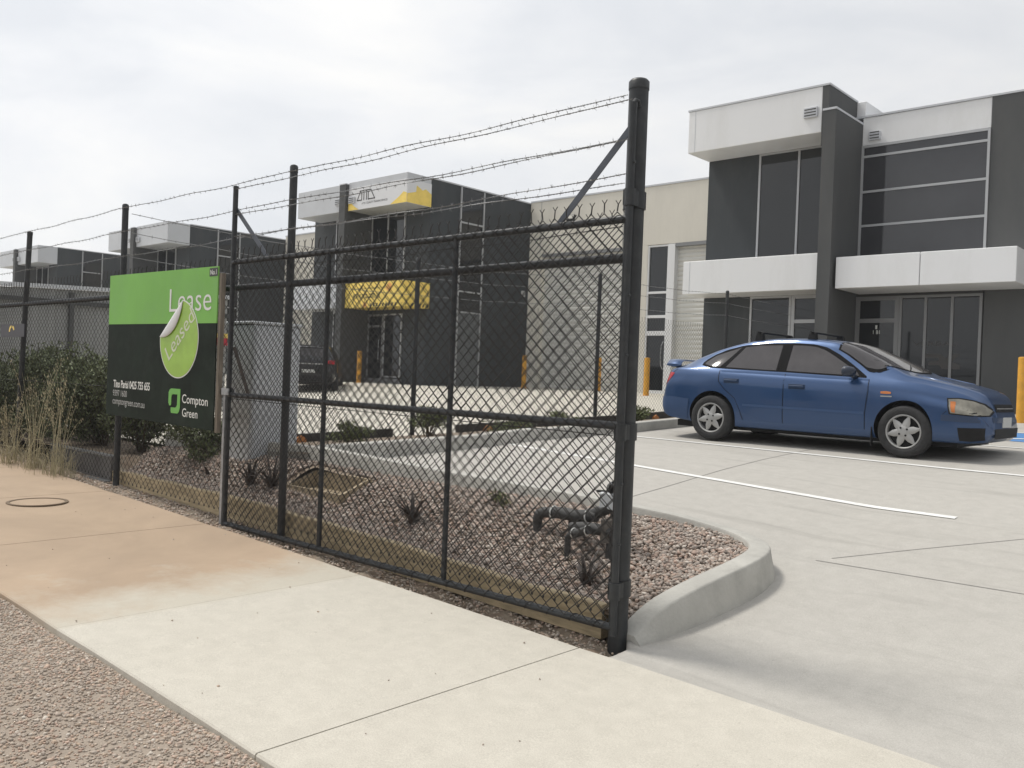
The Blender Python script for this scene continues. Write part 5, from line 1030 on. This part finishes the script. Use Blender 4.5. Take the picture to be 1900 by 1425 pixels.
# wheels
def wheel(x, s):
    y = s * .775; ax = Vector((0, s, 0)); w = thing_part('wheel', CARR)
    mb = MB(); mb.lathe((x, y - s * .09, WZ), ax, [(.20, 0), (.27, -.005), (.298, .012), (.305, .04), (.305, .145), (.297, .172), (.270, .190), (.232, .192), (.205, .182), (.20, .170)], 48); mb.build('tyre', M['tyre'], w, smooth=True)
    mb = MB(); mb.lathe((x, y - s * .09, WZ), ax, [(.206, .05), (.206, .176), (.198, .186), (.186, .182), (.182, .165), (.180, .06)], 48); mb.lathe((x, y - s * .09, WZ), ax, [(.001, .188), (.03, .187), (.072, .182), (.085, .168), (.085, .15)], 36)
    for k in range(6):
        a = 2 * math.pi * k / 6 + .22; e = Vector((math.cos(a), 0, math.sin(a))); t = Vector((-math.sin(a), 0, math.cos(a))); c = Vector((x, y - s * .09, WZ)); V = []
        for (r_, hw, dp) in ((.060, .046, .183), (.12, .040, .180), (.165, .021, .177), (.192, .013, .176)):
            for (q, dd) in ((-1, -.012), (-.65, 0), (.65, 0), (1, -.012)): V.append(c + e * r_ + t * (hw * q) + ax * (dp + dd))
        mb.add(V, [(i * 4 + j, i * 4 + j + 1, (i + 1) * 4 + j + 1, (i + 1) * 4 + j) for i in range(3) for j in range(3)])
    mb.build('rim', M['rim'], w, smooth=True)
    mb = MB(); mb.lathe((x, y - s * .09, WZ), ax, [(.001, .13), (.17, .128), (.181, .12)], 36); 
    for k in range(4):
        a = 2 * math.pi * k / 4 + .6; mb.lathe((x + .052 * math.cos(a), y - s * .09, WZ + .052 * math.sin(a)), ax, [(.012, .17), (.012, .190), (.006, .191), (.001, .188)], 12)
    mb.build('hub', M['plastic'], w); return w
def thing_part(name, parent):
    o = bpy.data.meshes.new(name); ob = bpy.data.objects.new(name, None); COL.objects.link(ob); ob.parent = parent; ORG[ob.name] = ORG[parent.name]; return ob
for x in WX:
    for s in (-1, 1): wheel(x, s)
for ob_ in list(CARR.children):
    for q_ in [ob_] + list(ob_.children):
        if q_.type == 'MESH':
            for v_ in q_.data.vertices:
                if v_.co.x > 3.6 and 'wheel' not in (q_.parent.name if q_.parent else '') : v_.co.x = 3.6 + (v_.co.x - 3.6) * .815
            q_.data.update()
CARR.location = (-7.02, 11.61, .803); CARR.rotation_euler = (0, .006, 0)

# ---------------------------------------------------------------- dark car in the neighbouring yard, seen from behind
DC = thing('parked_car', 'dark hatchback parked nose in beside the grey cabinet, seen from behind through the mesh', 'car')
secs = [(0, .70, .35, .95, .62, 1.0), (.06, .80, .28, 1.0, .66, 1.08), (.25, .84, .24, 1.02, .64, 1.38), (.5, .86, .22, 1.02, .62, 1.47), (1.4, .87, .2, 1.0, .61, 1.50), (2.2, .87, .2, .98, .60, 1.46), (2.9, .87, .2, .97, .66, 1.12), (3.7, .84, .2, .88, .66, .93), (4.05, .74, .24, .72, .55, .76), (4.12, .62, .34, .6, .5, .64)]
rings = []
for (yq, hw, z0, zb, hr, zt) in secs:
    half = [(0, z0), (hw * .8, z0), (hw - .03, z0 + .06), (hw, (z0 + zb) / 2), (hw - .02, zb - .04), (hw - .05, zb), (hr + .03, zt - .06), (hr - .06, zt - .012), (hr * .5, zt), (0, zt + .005)]
    rings.append([(a, yq, b) for a, b in half] + [(-a, yq, b) for a, b in half[-2:0:-1]])
nr = len(rings[0]); mb = MB(); mb.add([p for r_ in rings for p in r_], [(k * nr + j, k * nr + (j + 1) % nr, (k + 1) * nr + (j + 1) % nr, (k + 1) * nr + j) for k in range(len(rings) - 1) for j in range(nr)] + [tuple(range(nr))[::-1], tuple((len(rings) - 1) * nr + j for j in range(nr))])
ob = mb.build('body', M['navy'], DC, smooth=True); sb = ob.modifiers.new('sub', 'SUBSURF'); sb.levels = 2; sb.render_levels = 2
mb = MB(); mb.add([(-.58, .045, 1.05), (.58, .045, 1.05), (.52, .215, 1.36), (-.52, .215, 1.36)], [(0, 1, 2, 3)]); mb.build('rear_window', M['autoglass'], DC)
mb = MB(); mb.box(-.56, .56, -.01, .06, .86, .895); mb.build('trim_bar', M['rim'], DC); mb = MB(); mb.box(-.2, .2, -.025, .05, .60, .70); mb.build('number_plate', M['plate'], DC)
for s in (-1, 1):
    mb = MB(); mb.box(min(s * .58, s * .80), max(s * .58, s * .80), .0, .14, .88, 1.0, 0, .02); mb.build('tail_light', M['redlens'], DC)
    for yq in (.75, 3.3): mb = MB(); mb.lathe((s * .78, yq, .31), (s, 0, 0), [(.001, -.1), (.28, -.1), (.31, -.07), (.31, .06), (.28, .09), (.18, .09), (.17, .06), (.001, .06)], 28); mb.build('wheel', M['tyre'], DC, smooth=True)
mb = MB(); mb.box(-.72, .72, -.02, .12, .34, .52, 0, .03); mb.build('rear_bumper', M['plastic'], DC)
mb = MB(); mb.box(-.56, .56, .18, .36, 1.43, 1.46, 0, .01); mb.build('roof_lip', M['navy'], DC)
DC.location = (-23.05, 16.0, .84); DC.rotation_euler = (0, 0, rad(50))

# ---------------------------------------------------------------- thin haze volume added to imitate lens glare and lift blacks
_h = MB(); _h.box(-520, 520, -520, 520, -2, 11.5); hz = _h.build('glare_haze', [bpy.data.materials.new('glare_veil')], kind='stuff')
_m = hz.data.materials[0]; _m.use_nodes = True; _t = _m.node_tree; _t.nodes.clear(); _o = _t.nodes.new('ShaderNodeOutputMaterial'); _v = _t.nodes.new('ShaderNodeVolumePrincipled')
_v.inputs['Color'].default_value = (.9, .92, .95, 1); _v.inputs['Density'].default_value = .0010; _t.links.new(_v.outputs[0], _o.inputs['Volume'])
